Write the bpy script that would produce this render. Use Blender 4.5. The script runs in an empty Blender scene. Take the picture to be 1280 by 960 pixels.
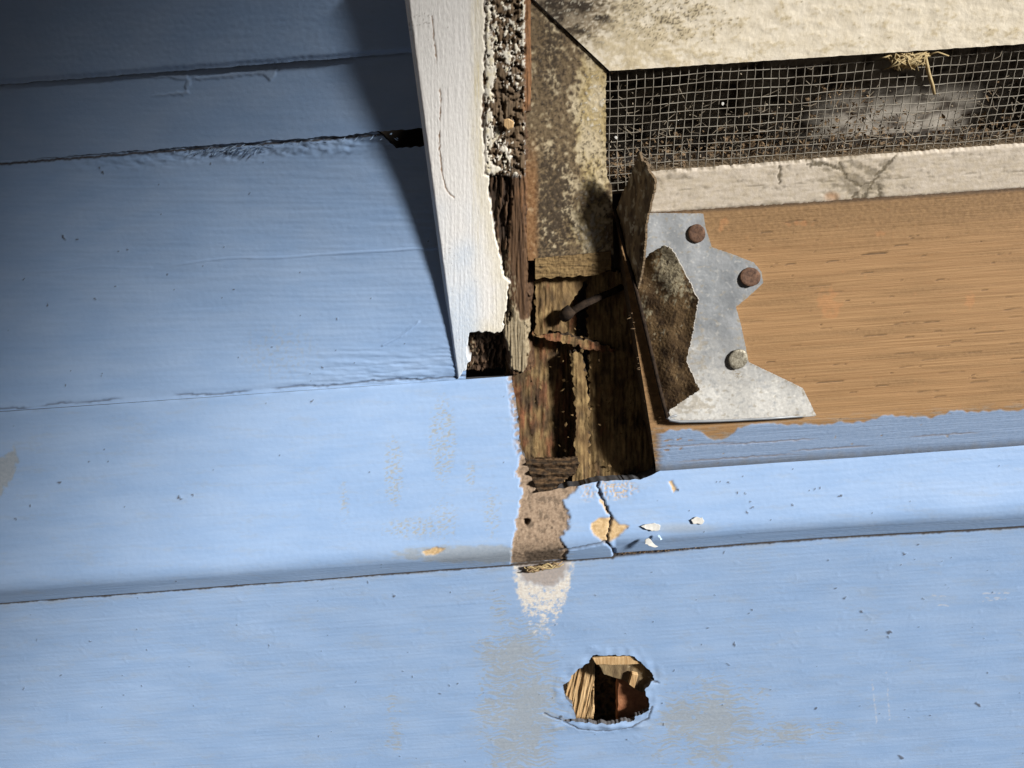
import bpy, bmesh, math, random
import numpy as np
from mathutils import Vector, Matrix

# ------------------------------------------------------------------ camera, world, sun
S = 0.001                                   # everything is laid out in millimetres
F = 967.0; PH = math.radians(4.0); TH = math.radians(30); DIST = 372.0
AX = np.array([1, 0, 0.]); BK = np.array([0, -math.cos(TH), math.sin(TH)]); UP = np.array([0, math.sin(TH), math.cos(TH)])
CR = AX*math.cos(PH) - UP*math.sin(PH); CU = AX*math.sin(PH) + UP*math.cos(PH); C0 = BK*DIST
sc = bpy.context.scene
col = sc.collection
cam = bpy.data.cameras.new('camera'); camo = bpy.data.objects.new('camera', cam); col.objects.link(camo)
mw = Matrix.Identity(4)
for i in range(3):
    mw[i][0] = CR[i]; mw[i][1] = CU[i]; mw[i][2] = BK[i]; mw[i][3] = C0[i]*S
camo.matrix_world = mw
cam.sensor_width = 36; cam.lens = 36*F/1280; cam.clip_start = 0.005; cam.clip_end = 500
sc.camera = camo
SUN_EL, SUN_AZ = math.radians(29), math.radians(55)     # azimuth measured from the wall's normal to the right
w = bpy.data.worlds.new('World'); sc.world = w; w.use_nodes = True
nt = w.node_tree; bg = nt.nodes['Background']
sky = nt.nodes.new('ShaderNodeTexSky'); sky.sky_type = 'NISHITA'; sky.sun_disc = False
sky.sun_elevation = SUN_EL; sky.sun_rotation = math.pi - SUN_AZ
nt.links.new(sky.outputs[0], bg.inputs[0]); bg.inputs[1].default_value = 0.05
sl = bpy.data.lights.new('sun', 'SUN'); sl.energy = 5.0; sl.angle = math.radians(8); sl.color = (1.0, 0.965, 0.92)
so = bpy.data.objects.new('sun', sl); col.objects.link(so)
sdir = Vector((math.cos(SUN_EL)*math.sin(SUN_AZ), -math.cos(SUN_EL)*math.cos(SUN_AZ), math.sin(SUN_EL)))
so.rotation_euler = sdir.to_track_quat('Z', 'Y').to_euler(); so.location = sdir*3
vs = sc.view_settings; vs.view_transform = 'Standard'; vs.look = 'None'; vs.gamma = 1; vs.use_curve_mapping = False
vs.exposure = 0.42
rnd = random.Random(4)

# ------------------------------------------------------------------ pixel <-> place
def ray(px, py):
    px = np.asarray(px, float); py = np.asarray(py, float)
    return CR*((px-640)/F)[..., None] - CU*((py-480)/F)[..., None] - BK
def ony(px, py, y):
    d = ray(px, py); return C0 + d*((y-C0[1])/d[..., 1])[..., None]
def onp(px, py, p, n):
    d = ray(px, py); return C0 + d*(np.dot(np.asarray(p)-C0, n)/(d@n))[..., None]
def proj(P):
    q = P-C0; wz = -(q@BK); return 640+F*(q@CR)/wz, 480-F*(q@CU)/wz

# ------------------------------------------------------------------ noise and fields
def _h(ix, iy, seed):
    n = (ix.astype(np.int64)*374761393 + iy.astype(np.int64)*668265263 + seed*1442695041) & 0x7fffffff
    n = ((n ^ (n >> 13))*1274126177) & 0x7fffffff
    return ((n ^ (n >> 16)) & 0xffff)/65535.0
def noise(x, y, seed=0):                    # -1..1 gradient noise
    x, y = np.broadcast_arrays(np.asarray(x, float), np.asarray(y, float))
    ix = np.floor(x); iy = np.floor(y); fx = x-ix; fy = y-iy
    sx = fx*fx*fx*(fx*(fx*6-15)+10); sy = fy*fy*fy*(fy*(fy*6-15)+10)
    def g(ox, oy):
        a = _h(ix+ox, iy+oy, seed)*2*np.pi
        return np.cos(a)*(fx-ox) + np.sin(a)*(fy-oy)
    return 1.5*((g(0, 0)*(1-sx)+g(1, 0)*sx)*(1-sy) + (g(0, 1)*(1-sx)+g(1, 1)*sx)*sy)
def fbm(x, y, o=4, seed=0, gain=.5):
    s = 0; a = 1; t = 0
    for k in range(o):
        s = s + a*noise(x*2**k + 17.3*k, y*2**k - 9.1*k, seed+k*31); t += a; a *= gain
    return s/t
def ss(e0, e1, x):
    t = np.clip((x-e0)/(e1-e0), 0, 1); return t*t*(3-2*t)
def sdpoly(px, py, poly):                   # signed distance in photo pixels, negative inside
    d = np.full(px.shape, 1e18); ins = np.zeros(px.shape, bool); n = len(poly)
    for i in range(n):
        x0, y0 = poly[i]; x1, y1 = poly[(i+1) % n]; ex, ey = x1-x0, y1-y0
        t = np.clip(((px-x0)*ex + (py-y0)*ey)/(ex*ex+ey*ey+1e-9), 0, 1)
        d = np.minimum(d, (px-x0-t*ex)**2 + (py-y0-t*ey)**2)
        if y0 != y1:
            ins ^= ((y0 > py) != (y1 > py)) & (px < (x1-x0)*(py-y0)/(y1-y0)+x0)
    return np.where(ins, -1, 1)*np.sqrt(d)
def sdline(px, py, pts):
    d = np.full(px.shape, 1e18)
    for (x0, y0), (x1, y1) in zip(pts[:-1], pts[1:]):
        ex, ey = x1-x0, y1-y0
        t = np.clip(((px-x0)*ex + (py-y0)*ey)/(ex*ex+ey*ey+1e-9), 0, 1)
        d = np.minimum(d, (px-x0-t*ex)**2 + (py-y0-t*ey)**2)
    return np.sqrt(d)
def blob(px, py, cx, cy, rx, ry):
    return np.clip(1-((px-cx)/rx)**2-((py-cy)/ry)**2, 0, 1)
def specks(px, py, pts, seed=0):            # small dirt spots given as (x, y, radius) in photo pixels
    m = np.zeros(px.shape)
    wx = px+2.2*noise(px/5, py/5, seed+5); wy = py+2.2*noise(px/5, py/5, seed+6)
    for i, (x, y, r) in enumerate(pts):
        s = (np.abs(px-x) < 3*r+6) & (np.abs(py-y) < 3*r+6)
        if not s.any(): continue
        a = _h(np.array([i]), np.array([seed]), 3)[0]*3.1; k = 1+1.2*_h(np.array([i]), np.array([seed]), 8)[0]
        dx = wx[s]-x; dy = wy[s]-y
        q = np.hypot((dx*math.cos(a)+dy*math.sin(a))/k, -dx*math.sin(a)+dy*math.cos(a))
        m[s] = np.maximum(m[s], 1-ss(r*.7, r*1.25, q))
    return m

# ------------------------------------------------------------------ scene helpers
def tag(o, label, cat, group=None, kind=None):
    if label: o['label'] = label
    if cat: o['category'] = cat
    if group: o['group'] = group
    if kind: o['kind'] = kind
    return o
def empty(name, loc_mm, label=None, cat=None, group=None):
    o = bpy.data.objects.new(name, None); col.objects.link(o); o.location = Vector(loc_mm)*S; o.empty_display_size = .01
    tag(o, label, cat, group); return o
def link(name, me, mat, parent=None, origin=None):
    if mat: me.materials.append(mat)
    o = bpy.data.objects.new(name, me); col.objects.link(o)
    if origin is not None: o.location = Vector(origin)*S
    if parent is not None:
        o.parent = parent
        o.location = o.location - parent.location
    return o
def mesh_np(name, V, Fq, attrs=None, origin=None, smooth=True):
    V = np.asarray(V, float); Fq = np.asarray(Fq)
    if origin is not None: V = V-np.asarray(origin)
    me = bpy.data.meshes.new(name); k = Fq.shape[1]
    me.vertices.add(len(V)); me.vertices.foreach_set('co', (V*S).astype(np.float32).ravel())
    me.loops.add(Fq.size); me.loops.foreach_set('vertex_index', Fq.astype(np.int32).ravel())
    me.polygons.add(len(Fq)); me.polygons.foreach_set('loop_start', np.arange(0, Fq.size, k, dtype=np.int32))
    me.update(calc_edges=True)
    me.polygons.foreach_set('use_smooth', np.full(len(Fq), smooth))
    for n, a in (attrs or {}).items():
        at = me.attributes.new(n, 'FLOAT', 'POINT'); at.data.foreach_set('value', np.asarray(a, np.float32).ravel())
    me.validate(); return me
def normals(P):
    du = np.gradient(P, axis=1); dv = np.gradient(P, axis=0)
    n = np.cross(du, dv); n /= np.linalg.norm(n, axis=-1, keepdims=True)+1e-12
    s = np.sign(np.sum(n*(C0-P), -1).mean()); return n*s, s
def patch(name, P, mat, parent=None, h=None, attrs=None, keep=None, thick=6.0, rag=0.0, dist=None):
    """a board surface: grid P (rows, cols, 3) pushed by h along its normal, faces kept where keep, with real thickness behind"""
    nv, nu = P.shape[:2]; N, s = normals(P)
    Q = P + N*(h[..., None] if h is not None else 0)
    if dist is not None: keep = dist > 0
    keep = np.ones((nv, nu), bool) if keep is None else keep
    if dist is not None:                    # slide the rim vertices onto the exact outline
        gi, gj = np.gradient(dist); g2 = np.maximum(gi*gi+gj*gj, 1e-6)
        di = np.clip(-dist*gi/g2, -1.1, 1.1)[..., None]; dj = np.clip(-dist*gj/g2, -1.1, 1.1)[..., None]
        kk = keep.astype(np.uint8); ins = kk[1:-1, 1:-1]*kk[:-2, 1:-1]*kk[2:, 1:-1]*kk[1:-1, :-2]*kk[1:-1, 2:]*kk[:-2, :-2]*kk[2:, 2:]*kk[:-2, 2:]*kk[2:, :-2]
        rimv = np.zeros((nv, nu), bool); rimv[1:-1, 1:-1] = keep[1:-1, 1:-1] & (ins == 0)
        Q = Q + np.where(rimv[..., None], np.gradient(P, axis=0)*di+np.gradient(P, axis=1)*dj, 0)
    idx = np.arange(nv*nu).reshape(nv, nu)
    a, b, c, d = idx[:-1, :-1], idx[:-1, 1:], idx[1:, 1:], idx[1:, :-1]
    k = keep[:-1, :-1] & keep[:-1, 1:] & keep[1:, 1:] & keep[1:, :-1]
    q = np.stack([a[k], b[k], c[k], d[k]], 1)
    if s < 0: q = q[:, ::-1]
    E = np.concatenate([q[:, [i, (i+1) % 4]] for i in range(4)])
    key = np.sort(E, 1); key = key[:, 0].astype(np.int64)*nv*nu + key[:, 1]
    u, inv, cnt = np.unique(key, return_inverse=True, return_counts=True)
    B = E[cnt[inv] == 1]
    bv = np.unique(B); m = {}; remap = np.full(nv*nu, -1); used = np.unique(q); remap[used] = np.arange(len(used))
    pos = np.full(nv*nu, -1); pos[bv] = np.arange(len(bv))
    Qf = Q.reshape(-1, 3); Nf = N.reshape(-1, 3); nb = len(bv); nu_ = len(used)
    jit = 1+rag*noise(bv*.31, bv*.17, 7)
    V = np.concatenate([Qf[used], Qf[bv], Qf[bv]-Nf[bv]*(thick*jit)[:, None]])
    t0 = nu_+pos[B[:, 0]]; t1 = nu_+pos[B[:, 1]]
    Fq = np.concatenate([remap[q], np.stack([t1, t0, t0+nb, t1+nb], 1)])
    A = {n: np.concatenate([v.ravel()[used], v.ravel()[bv], v.ravel()[bv]]) for n, v in (attrs or {}).items()}
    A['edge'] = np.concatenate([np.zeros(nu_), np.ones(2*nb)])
    org = V[:nu_].mean(0)
    return link(name, mesh_np(name, V, Fq, A, org), mat, parent, org)
def bil(c00, c10, c01, c11, step=.6):       # corners: top-left, top-right, bottom-left, bottom-right
    c00, c10, c01, c11 = [np.asarray(c, float) for c in (c00, c10, c01, c11)]
    nu = max(2, int(max(np.linalg.norm(c10-c00), np.linalg.norm(c11-c01))/step)+1)
    nv = max(2, int(max(np.linalg.norm(c01-c00), np.linalg.norm(c11-c10))/step)+1)
    u = np.linspace(0, 1, nu)[None, :, None]; v = np.linspace(0, 1, nv)[:, None, None]
    return (c00*(1-u)+c10*u)*(1-v) + (c01*(1-u)+c11*u)*v
def polyplate(name, pts3, nrm, thick, mat, parent=None, bevel=.15, jag=0, sub=0, bend=None):
    """flat cut sheet: outline pts3 (3-D), thickness along nrm"""
    pts = [np.asarray(p, float) for p in pts3]; nrm = np.asarray(nrm, float); nrm = nrm/np.linalg.norm(nrm)
    if sub:
        out = []
        for i, p in enumerate(pts):
            q = pts[(i+1) % len(pts)]; L = np.linalg.norm(q-p); n = max(1, int(L/sub)); e = (q-p)/max(L, 1e-6); t = np.cross(e, nrm)
            for k in range(n):
                out.append(p+(q-p)*k/n + (t*rnd.uniform(-jag, jag) + e*rnd.uniform(-jag, jag) if k else 0))
        pts = out
    org = sum(pts)/len(pts)
    bm = bmesh.new(); vs_ = [bm.verts.new(Vector((p-org)*S)) for p in pts]
    f = bm.faces.new(vs_); bm.normal_update()
    if f.normal.dot(Vector(nrm)) < 0: f.normal_flip()
    r = bmesh.ops.extrude_face_region(bm, geom=[f]); tv = [g for g in r['geom'] if isinstance(g, bmesh.types.BMVert)]
    bmesh.ops.translate(bm, vec=Vector(nrm*thick*S), verts=tv)
    bmesh.ops.recalc_face_normals(bm, faces=bm.faces[:])
    if bevel: bmesh.ops.bevel(bm, geom=bm.edges[:], offset=bevel*S, segments=1, affect='EDGES', clamp_overlap=True)
    bmesh.ops.triangulate(bm, faces=[f for f in bm.faces if len(f.verts) > 4])
    if bend:
        for _ in range(3): bmesh.ops.subdivide_edges(bm, edges=[e for e in bm.edges if e.calc_length() > 3*S], cuts=1)
        for v in bm.verts: v.co += Vector(bend(np.array(v.co)/S+org))*S
    me = bpy.data.meshes.new(name); bm.to_mesh(me); bm.free()
    return link(name, me, mat, parent, org)
def tube(name, pts, rad, mat, parent=None, seg=6, rough=0, caps=True):
    pts = [np.asarray(p, float) for p in pts]; n = len(pts); org = sum(pts)/n
    rad = [rad]*n if np.isscalar(rad) else rad; V = []; Fs = []
    T = [pts[min(i+1, n-1)]-pts[max(i-1, 0)] for i in range(n)]; ref = np.array([.3, -.8, .5])
    for i in range(n):
        t = T[i]/np.linalg.norm(T[i]); a = np.cross(t, ref); a /= np.linalg.norm(a); b = np.cross(t, a)
        for k in range(seg):
            an = 2*math.pi*k/seg; rr = rad[i]*(1+rough*rnd.uniform(-1, 1)); V.append(pts[i]+(a*math.cos(an)+b*math.sin(an))*rr)
    for i in range(n-1):
        for k in range(seg):
            Fs.append((i*seg+k, i*seg+(k+1) % seg, (i+1)*seg+(k+1) % seg, (i+1)*seg+k))
    me = bpy.data.meshes.new(name)
    V = [tuple((v-org)*S) for v in V]
    if caps: Fs += [tuple(range(seg))[::-1], tuple(range((n-1)*seg, n*seg))]
    me.from_pydata(V, [], Fs); me.polygons.foreach_set('use_smooth', [True]*len(me.polygons)); me.update()
    return link(name, me, mat, parent, org)

def sheet(name, poly, p0, n, m, bendf, attf, th, jag=.6, parent=None, step=.3):
    Q = np.array([onp(a, b, p0, n) for a, b in poly]); c = Q.mean(0); a1 = np.cross(n, [0, 0, 1.]); a1 /= np.linalg.norm(a1); a2 = np.cross(n, a1)
    U, W = (Q-c)@a1, (Q-c)@a2
    f = lambda u_, w_: c+a1*u_+a2*w_
    P = bil(f(U.min()-1, W.min()-1), f(U.max()+1, W.min()-1), f(U.min()-1, W.max()+1), f(U.max()+1, W.max()+1), step)
    px, py = proj(P)
    d = sdpoly(px+jag*(noise(px/5, py/5, 3)+noise(px/2.2, py/2.2, 5)), py+jag*(noise(px/5, py/5, 13)+noise(px/2.2, py/2.2, 15)), poly)
    return patch(name, P, m, parent, bendf(px, py), attf(px, py, d), None, th, dist=-d)

# ------------------------------------------------------------------ materials
def mat(name, base, nscale=(300, 300, 300), layers=(), rough=.6, bump=.1, bscale=(900, 900, 900), metal=0.0, spec=.4, speck=None, band=(.35, .65)):
    m = bpy.data.materials.new(name); m.use_nodes = True; n = m.node_tree.nodes; L = m.node_tree.links
    bs = n['Principled BSDF']; tc = n.new('ShaderNodeTexCoord')
    def nz(scale, detail=5, rgh=.6):
        mp = n.new('ShaderNodeMapping'); mp.inputs['Scale'].default_value = scale; L.new(tc.outputs['Object'], mp.inputs[0])
        t = n.new('ShaderNodeTexNoise'); t.inputs['Scale'].default_value = 1; t.inputs['Detail'].default_value = detail; t.inputs['Roughness'].default_value = rgh
        L.new(mp.outputs[0], t.inputs[0]); return t.outputs[0]
    def rng(x, a, b):
        r = n.new('ShaderNodeMapRange'); r.inputs[1].default_value = a; r.inputs[2].default_value = b; L.new(x, r.inputs[0]); return r.outputs[0]
    def mix(f, a, b):
        x = n.new('ShaderNodeMix'); x.data_type = 'RGBA'
        L.new(f, x.inputs[0])
        for v, i in ((a, 6), (b, 7)):
            if isinstance(v, tuple): x.inputs[i].default_value = (*v, 1)
            else: L.new(v, x.inputs[i])
        return x.outputs[2]
    fac = rng(nz(nscale), *band)
    fine = rng(nz((700, 700, 700), 3), .3, .7)
    c = mix(fac, *base); ro = None
    if speck: c = mix(rng(nz((speck[1],)*3, 2), speck[2], speck[2]+.06), c, speck[0])
    rv = n.new('ShaderNodeValue'); rv.outputs[0].default_value = rough; ro = rv.outputs[0]
    for ly in layers:
        at = n.new('ShaderNodeAttribute'); at.attribute_name = ly[0]
        c = mix(at.outputs['Fac'], c, mix(fine, ly[1], ly[2]))
        if len(ly) > 3:
            x = n.new('ShaderNodeMix'); x.data_type = 'FLOAT'; L.new(at.outputs['Fac'], x.inputs[0]); L.new(ro, x.inputs[2]); x.inputs[3].default_value = ly[3]; ro = x.outputs[0]
    L.new(c, bs.inputs['Base Color']); L.new(ro, bs.inputs['Roughness'])
    bs.inputs['Metallic'].default_value = metal; bs.inputs['Specular IOR Level'].default_value = spec
    if bump:
        bp = n.new('ShaderNodeBump'); bp.inputs['Strength'].default_value = bump; bp.inputs['Distance'].default_value = .0006
        L.new(nz(bscale, 6, .65), bp.inputs['Height']); L.new(bp.outputs[0], bs.inputs['Normal'])
    return m
BLUE = ((.262, .398, .632), (.306, .438, .660))
bare = ('bare', (.24, .17, .115), (.40, .30, .215), .85)
scuff = ('scuff', (.29, .29, .245), (.39, .385, .33), .8)
m_blue = mat('blue_paint', BLUE, (25, 90, 90), [scuff, bare, ('tan', (.44, .29, .14), (.66, .49, .28), .8), ('white', (.78, .77, .72), (.62, .56, .50), .8),
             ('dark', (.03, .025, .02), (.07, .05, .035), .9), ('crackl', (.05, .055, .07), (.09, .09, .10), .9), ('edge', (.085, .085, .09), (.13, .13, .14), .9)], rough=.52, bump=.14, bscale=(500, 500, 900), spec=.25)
m_white = mat('flaking_white_paint', ((.05, .026, .013), (.12, .065, .03)), (500, 500, 60), [('grey', (.22, .17, .10), (.36, .30, .20)), ('rust', (.19, .085, .035), (.31, .155, .065)), ('black', (.016, .010, .006), (.04, .022, .012)),
              ('paint', (.77, .755, .73), (.85, .84, .815), .5), ('yellow', (.60, .50, .24), (.72, .62, .36)), ('cool', (.50, .62, .78), (.62, .71, .82), .5), ('mould', (.05, .032, .02), (.12, .08, .045)), ('crackl', (.22, .13, .08), (.3, .2, .12)), ('edge', (.10, .055, .03), (.2, .12, .07))],
              rough=.8, bump=.35, bscale=(1300, 1300, 250))
m_frame = mat('mouldy_cream_paint', ((.66, .585, .45), (.76, .69, .56)), (150, 150, 150), [('ochre', (.34, .25, .11), (.50, .40, .20)), ('brown', (.12, .085, .045), (.21, .15, .085)), ('mould', (.022, .016, .010), (.065, .045, .028)), ('paint', (.70, .64, .50), (.80, .74, .60)), ('rust', (.30, .12, .035), (.42, .2, .07)), ('edge', (.10, .075, .05), (.2, .15, .10))],
              rough=.75, bump=.3, bscale=(900, 900, 900))
m_brown = mat('bare_timber', ((.235, .125, .05), (.42, .252, .115)), (9, 1500, 1500), [('stain', (.15, .085, .035), (.25, .15, .065)), ('red', (.52, .20, .07), (.62, .28, .11)), ('dark', (.03, .018, .01), (.07, .04, .02)), ('blue', (.22, .34, .55), (.25, .37, .58), .5), ('grey', (.20, .18, .15), (.28, .26, .22)), ('edge', (.045, .03, .016), (.12, .08, .04))],
              rough=.78, bump=.6, bscale=(40, 1500, 1300), band=(.2, .8))
m_rot = mat('rotten_wood', ((.105, .062, .026), (.25, .162, .068)), (220, 220, 60), [('red', (.15, .06, .026), (.24, .10, .045)), ('tan', (.22, .145, .06), (.34, .235, .105)), ('black', (.02, .013, .008), (.055, .035, .018)), ('edge', (.03, .018, .01), (.08, .05, .025))], rough=.9, bump=.7, bscale=(700, 700, 300))
m_zinc = mat('galvanised_steel', ((.22, .235, .25), (.33, .345, .36)), (110, 110, 110), [('white', (.50, .49, .46), (.64, .63, .59), .6), ('dirt', (.22, .19, .14), (.36, .31, .23), .8), ('edge', (.5, .5, .52), (.6, .6, .62))], rough=.5, bump=.10, bscale=(500, 500, 500), metal=.3)
m_rusty = mat('rusty_steel', ((.12, .072, .036), (.34, .225, .11)), (110, 110, 90), [('cream', (.55, .47, .30), (.68, .6, .42)), ('dark', (.035, .02, .012), (.08, .05, .03)), ('edge', (.25, .24, .22), (.4, .38, .35))], rough=.85, bump=.5, bscale=(600, 600, 600), metal=.15, speck=((.62, .55, .40), 260, .68))
m_shard = mat('weathered_shard', ((.10, .066, .035), (.32, .235, .125)), (260, 260, 45), [('cream', (.5, .43, .28), (.62, .55, .4)), ('dark', (.03, .02, .012), (.07, .045, .025)), ('edge', (.10, .07, .04), (.17, .12, .07))], rough=.85, bump=.7, bscale=(900, 900, 200), speck=((.5, .44, .3), 260, .64))
m_nail = mat('rusted_nail', ((.06, .03, .018), (.17, .092, .055)), (600, 600, 600), [], rough=.75, bump=.5, bscale=(900, 900, 900), metal=.2)
m_nailz = mat('zinc_nail', ((.16, .14, .10), (.42, .39, .31)), (700, 700, 700), [], rough=.55, bump=.4, bscale=(900, 900, 900), metal=.4)
m_iron = mat('black_iron', ((.014, .010, .008), (.045, .03, .02)), (400, 400, 400), [], rough=.9, bump=.6, spec=.15)
m_wire = mat('dull_wire', ((.12, .10, .075), (.36, .335, .28)), (60, 120, 120), [], rough=.7, bump=0, metal=.0)
m_straw = mat('dry_straw', ((.30, .215, .10), (.48, .38, .20)), (300, 300, 300), [], rough=.8, bump=.1)
m_litter = mat('leaf_litter', ((.10, .062, .032), (.32, .22, .125)), (180, 180, 180), [], rough=.9, bump=.2)
m_grey = mat('grey_duct_board', ((.30, .27, .225), (.42, .385, .33)), (60, 60, 120), [('dark', (.03, .024, .018), (.07, .05, .035))], rough=.85, bump=.3)
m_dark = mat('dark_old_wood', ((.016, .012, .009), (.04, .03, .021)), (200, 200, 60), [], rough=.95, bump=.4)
m_red = mat('red_brick_block', ((.30, .115, .05), (.44, .20, .095)), (260, 260, 260), [], rough=.9, bump=.6, bscale=(800, 800, 800))
m_pine = mat('split_pine', ((.42, .25, .11), (.66, .46, .24)), (600, 600, 50), [], rough=.8, bump=.6, bscale=(1500, 1500, 120))
m_chip = mat('white_paint_chip', ((.55, .545, .51), (.66, .655, .62)), (300, 300, 300), [], rough=.6, bump=.2)
m_chipb = mat('pale_blue_paint_chip', ((.42, .60, .80), (.5, .68, .85)), (300, 300, 300), [], rough=.5, bump=.1)
m_ground = mat('ground_concrete', ((.07, .07, .07), (.10, .10, .10)), (3, 3, 3), [], rough=.95, bump=.3, bscale=(30, 30, 30))
m_blocker = mat('blocker_finish', ((.07, .052, .038), (.12, .09, .065)), (4, 4, 4), [], rough=.6, bump=0)  # dark finish shared by the unseen panels added to block light

# ------------------------------------------------------------------ ground, and unseen panels added to shade the wall and cut the sky
def plain_box(name, lo, hi, m, parent=None):
    lo = np.array(lo, float); hi = np.array(hi, float); c = (lo+hi)/2; c[2] = lo[2]
    V = [(x, y, z) for x in (lo[0], hi[0]) for y in (lo[1], hi[1]) for z in (lo[2], hi[2])]
    Fq = [(0, 1, 3, 2), (4, 6, 7, 5), (0, 4, 5, 1), (2, 3, 7, 6), (0, 2, 6, 4), (1, 5, 7, 3)]
    me = mesh_np(name, V, Fq, None, c, False); return link(name, me, m, parent, c)
g = plain_box('ground', (-60000, -60000, -1010), (60000, 60000, -1000), m_ground); tag(g, 'grey concrete paving below the wall', 'ground', kind='structure')

sd_ = np.array(sdir)
YO = -650.0
def tosun(p): return p+sd_*((YO-p[1])/sd_[1])
q0 = tosun(ony(480, 0, 20.)); q1 = tosun(ony(0, 720, -15.)); e_ = (q0-q1)/np.linalg.norm(q0-q1)
sp_ = [q1-e_*600, q0+e_*700, q0+e_*700+np.array([-900, 0, 200]), q1-e_*600+np.array([-900, 0, 900])]
o = polyplate('sun_blocker_panel', sp_, (0, -1, 0), 22, m_blocker, None, 1); tag(o, 'unseen slanting dark panel added to shade the left of the wall', 'light blocker', kind='structure')  # unseen panel, added only to shade the left side of the wall
o = plain_box('sky_blocker_top', (-1500, -660, 900), (1500, 120, 930), m_blocker); tag(o, 'unseen flat dark panel added overhead to block sky light', 'overhead light blocker', kind='structure')  # not part of the place; added to cut sky light from above
o = plain_box('sky_blocker_front', (-6000, -2560, -1000), (6000, -2500, 1250), m_blocker); tag(o, 'unseen dark panel added in front to block low sky light', 'wall', kind='structure')  # added blocker that keeps low sky light off the wall
o = plain_box('sky_blocker_left', (-840, -1500, -1000), (-800, 120, 930), m_blocker); tag(o, 'unseen dark panel added at the left to block sky light', 'wall', kind='structure')  # added blocker against sky light from the left

# ------------------------------------------------------------------ lower siding board with the hole (A)
TAU = math.radians(25); NB = np.array([0, -math.cos(TAU), math.sin(TAU)]); PB = ony(600, 473, 0.)
def onB(px, py): return onp(px, py, PB, NB)
NOSE = onB(600, 676)
dB = np.array([0, -math.sin(TAU), -math.cos(TAU)]); NR = 13.0; TURN = TAU+math.radians(22)
cen = NOSE*np.array([0, 1, 1])-NB*NR
nose = [cen+NR*(NB*math.cos(a)+dB*math.sin(a)) for a in np.linspace(0, TURN, 16)]
n2_ = NB*math.cos(TURN)+dB*math.sin(TURN); d2_ = dB*math.cos(TURN)-NB*math.sin(TURN)
L2 = 0.0
while proj(nose[-1]+d2_*L2+AX*NOSE[0])[1] < 707.5 and L2 < 40: L2 += .25
base_ = nose[-1]
nose += [base_+d2_*t for t in np.linspace(0, L2, 30)[1:]]
c2_ = nose[-1]-n2_*2.0
nose += [c2_+2.0*(n2_*math.cos(a)+d2_*math.sin(a)) for a in np.linspace(0, math.radians(75), 6)[1:]]
nose = np.array(nose); SIL = max(proj(q_+AX*NOSE[0])[1] for q_ in nose)-711.0; print('chamfer', L2, 'silhouette', SIL)
#                               # where the flat of the sill turns into its rounded nose
YA = nose[-6][1] + 2.2
cr = ony(600, 712, YA); ZA = cr[2]
r2 = random.Random(9)
# inside the hole: framing seen through it
YI = YA+12
def ip(pts_, y): return [ony(a, b, y) for a, b in pts_]
hb = sheet('splintered_stud', [(716, 815), (743, 818), (741, 925), (715, 925), (705, 880)], ony(730, 870, YA+12), np.array([-.15, -1, .05]), m_pine, lambda a, b: 1.6*fbm((a+.22*b)/5, b/60, 3, 95), lambda a, b, d: {}, 5, 1.0)
tag(hb, 'split pale pine stud at one side inside the ragged hole', 'stud')
rb = polyplate('red_block', ip([(770, 840), (815, 838), (830, 925), (769, 925)], YA+15), (0, -1, 0), 6, m_red, None, .6, .35, 4); tag(rb, 'rough red brown block standing inside the ragged hole', 'block')
cb = polyplate('cross_batten', ip([(744, 824), (800, 816), (830, 840), (822, 858), (800, 861), (778, 846), (752, 838)], YA+8), (.1, -1, .35), 4, m_shard, None, .4, .5, 5); tag(cb, 'slanting brown batten across the top inside the ragged hole', 'batten')
pg = polyplate('wood_peg', ip([(789, 838), (797, 840), (792, 857), (785, 852)], YA+3), (0, -1, .2), 2.5, m_pine, None, .3); tag(pg, 'small pale wood peg on the slanting batten in the hole', 'peg')
ls = polyplate('wood_sliver', ip([(740, 821), (792, 819), (800, 828), (775, 829), (745, 829)], YA+2.5), (0, -1, .3), 1.5, m_pine, None, .2, .3, 4); tag(ls, 'thin torn wood sliver along the upper rim of the ragged hole', 'sliver')
P = bil(ony(680, 800, YA+32), ony(850, 790, YA+32), ony(680, 950, YA+26), ony(850, 940, YA+26), 1.0)
qx, qy = proj(P); hh = 3*fbm(qx/12, qy/12, 4, 91)
o = patch('crumbled_fill', P, m_rot, None, hh, dict(red=ss(.1, .4, fbm(qx/9, qy/9, 3, 92))*.6, tan=np.zeros_like(qx), black=ss(-.1, .3, fbm(qx/7, qy/7, 3, 93))), None, 4); tag(o, 'dark crumbled rotten fill deep inside the ragged hole', 'rotten wood')

# ------------------------------------------------------------------ sill board with rounded nose (B)
Lb = np.linalg.norm(NOSE-PB); db = (NOSE-PB)/Lb; db[0] = 0; db /= np.linalg.norm(db)
Lb = (NOSE-PB)@db
prof = [PB*np.array([0, 1, 1]) + db*t for t in np.linspace(0, Lb, 135)]
prof += list(nose[1:])
prof = np.array(prof)
xs = np.linspace(-290, 290, 1000)
P = np.zeros((len(prof), len(xs), 3)); P[..., 0] = xs[None]; P[..., 1:] = prof[:, None, 1:]
P[..., 2] += .0075*P[..., 0]*np.linspace(0, 1, len(prof))[:, None]
px, py = proj(P)
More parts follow.
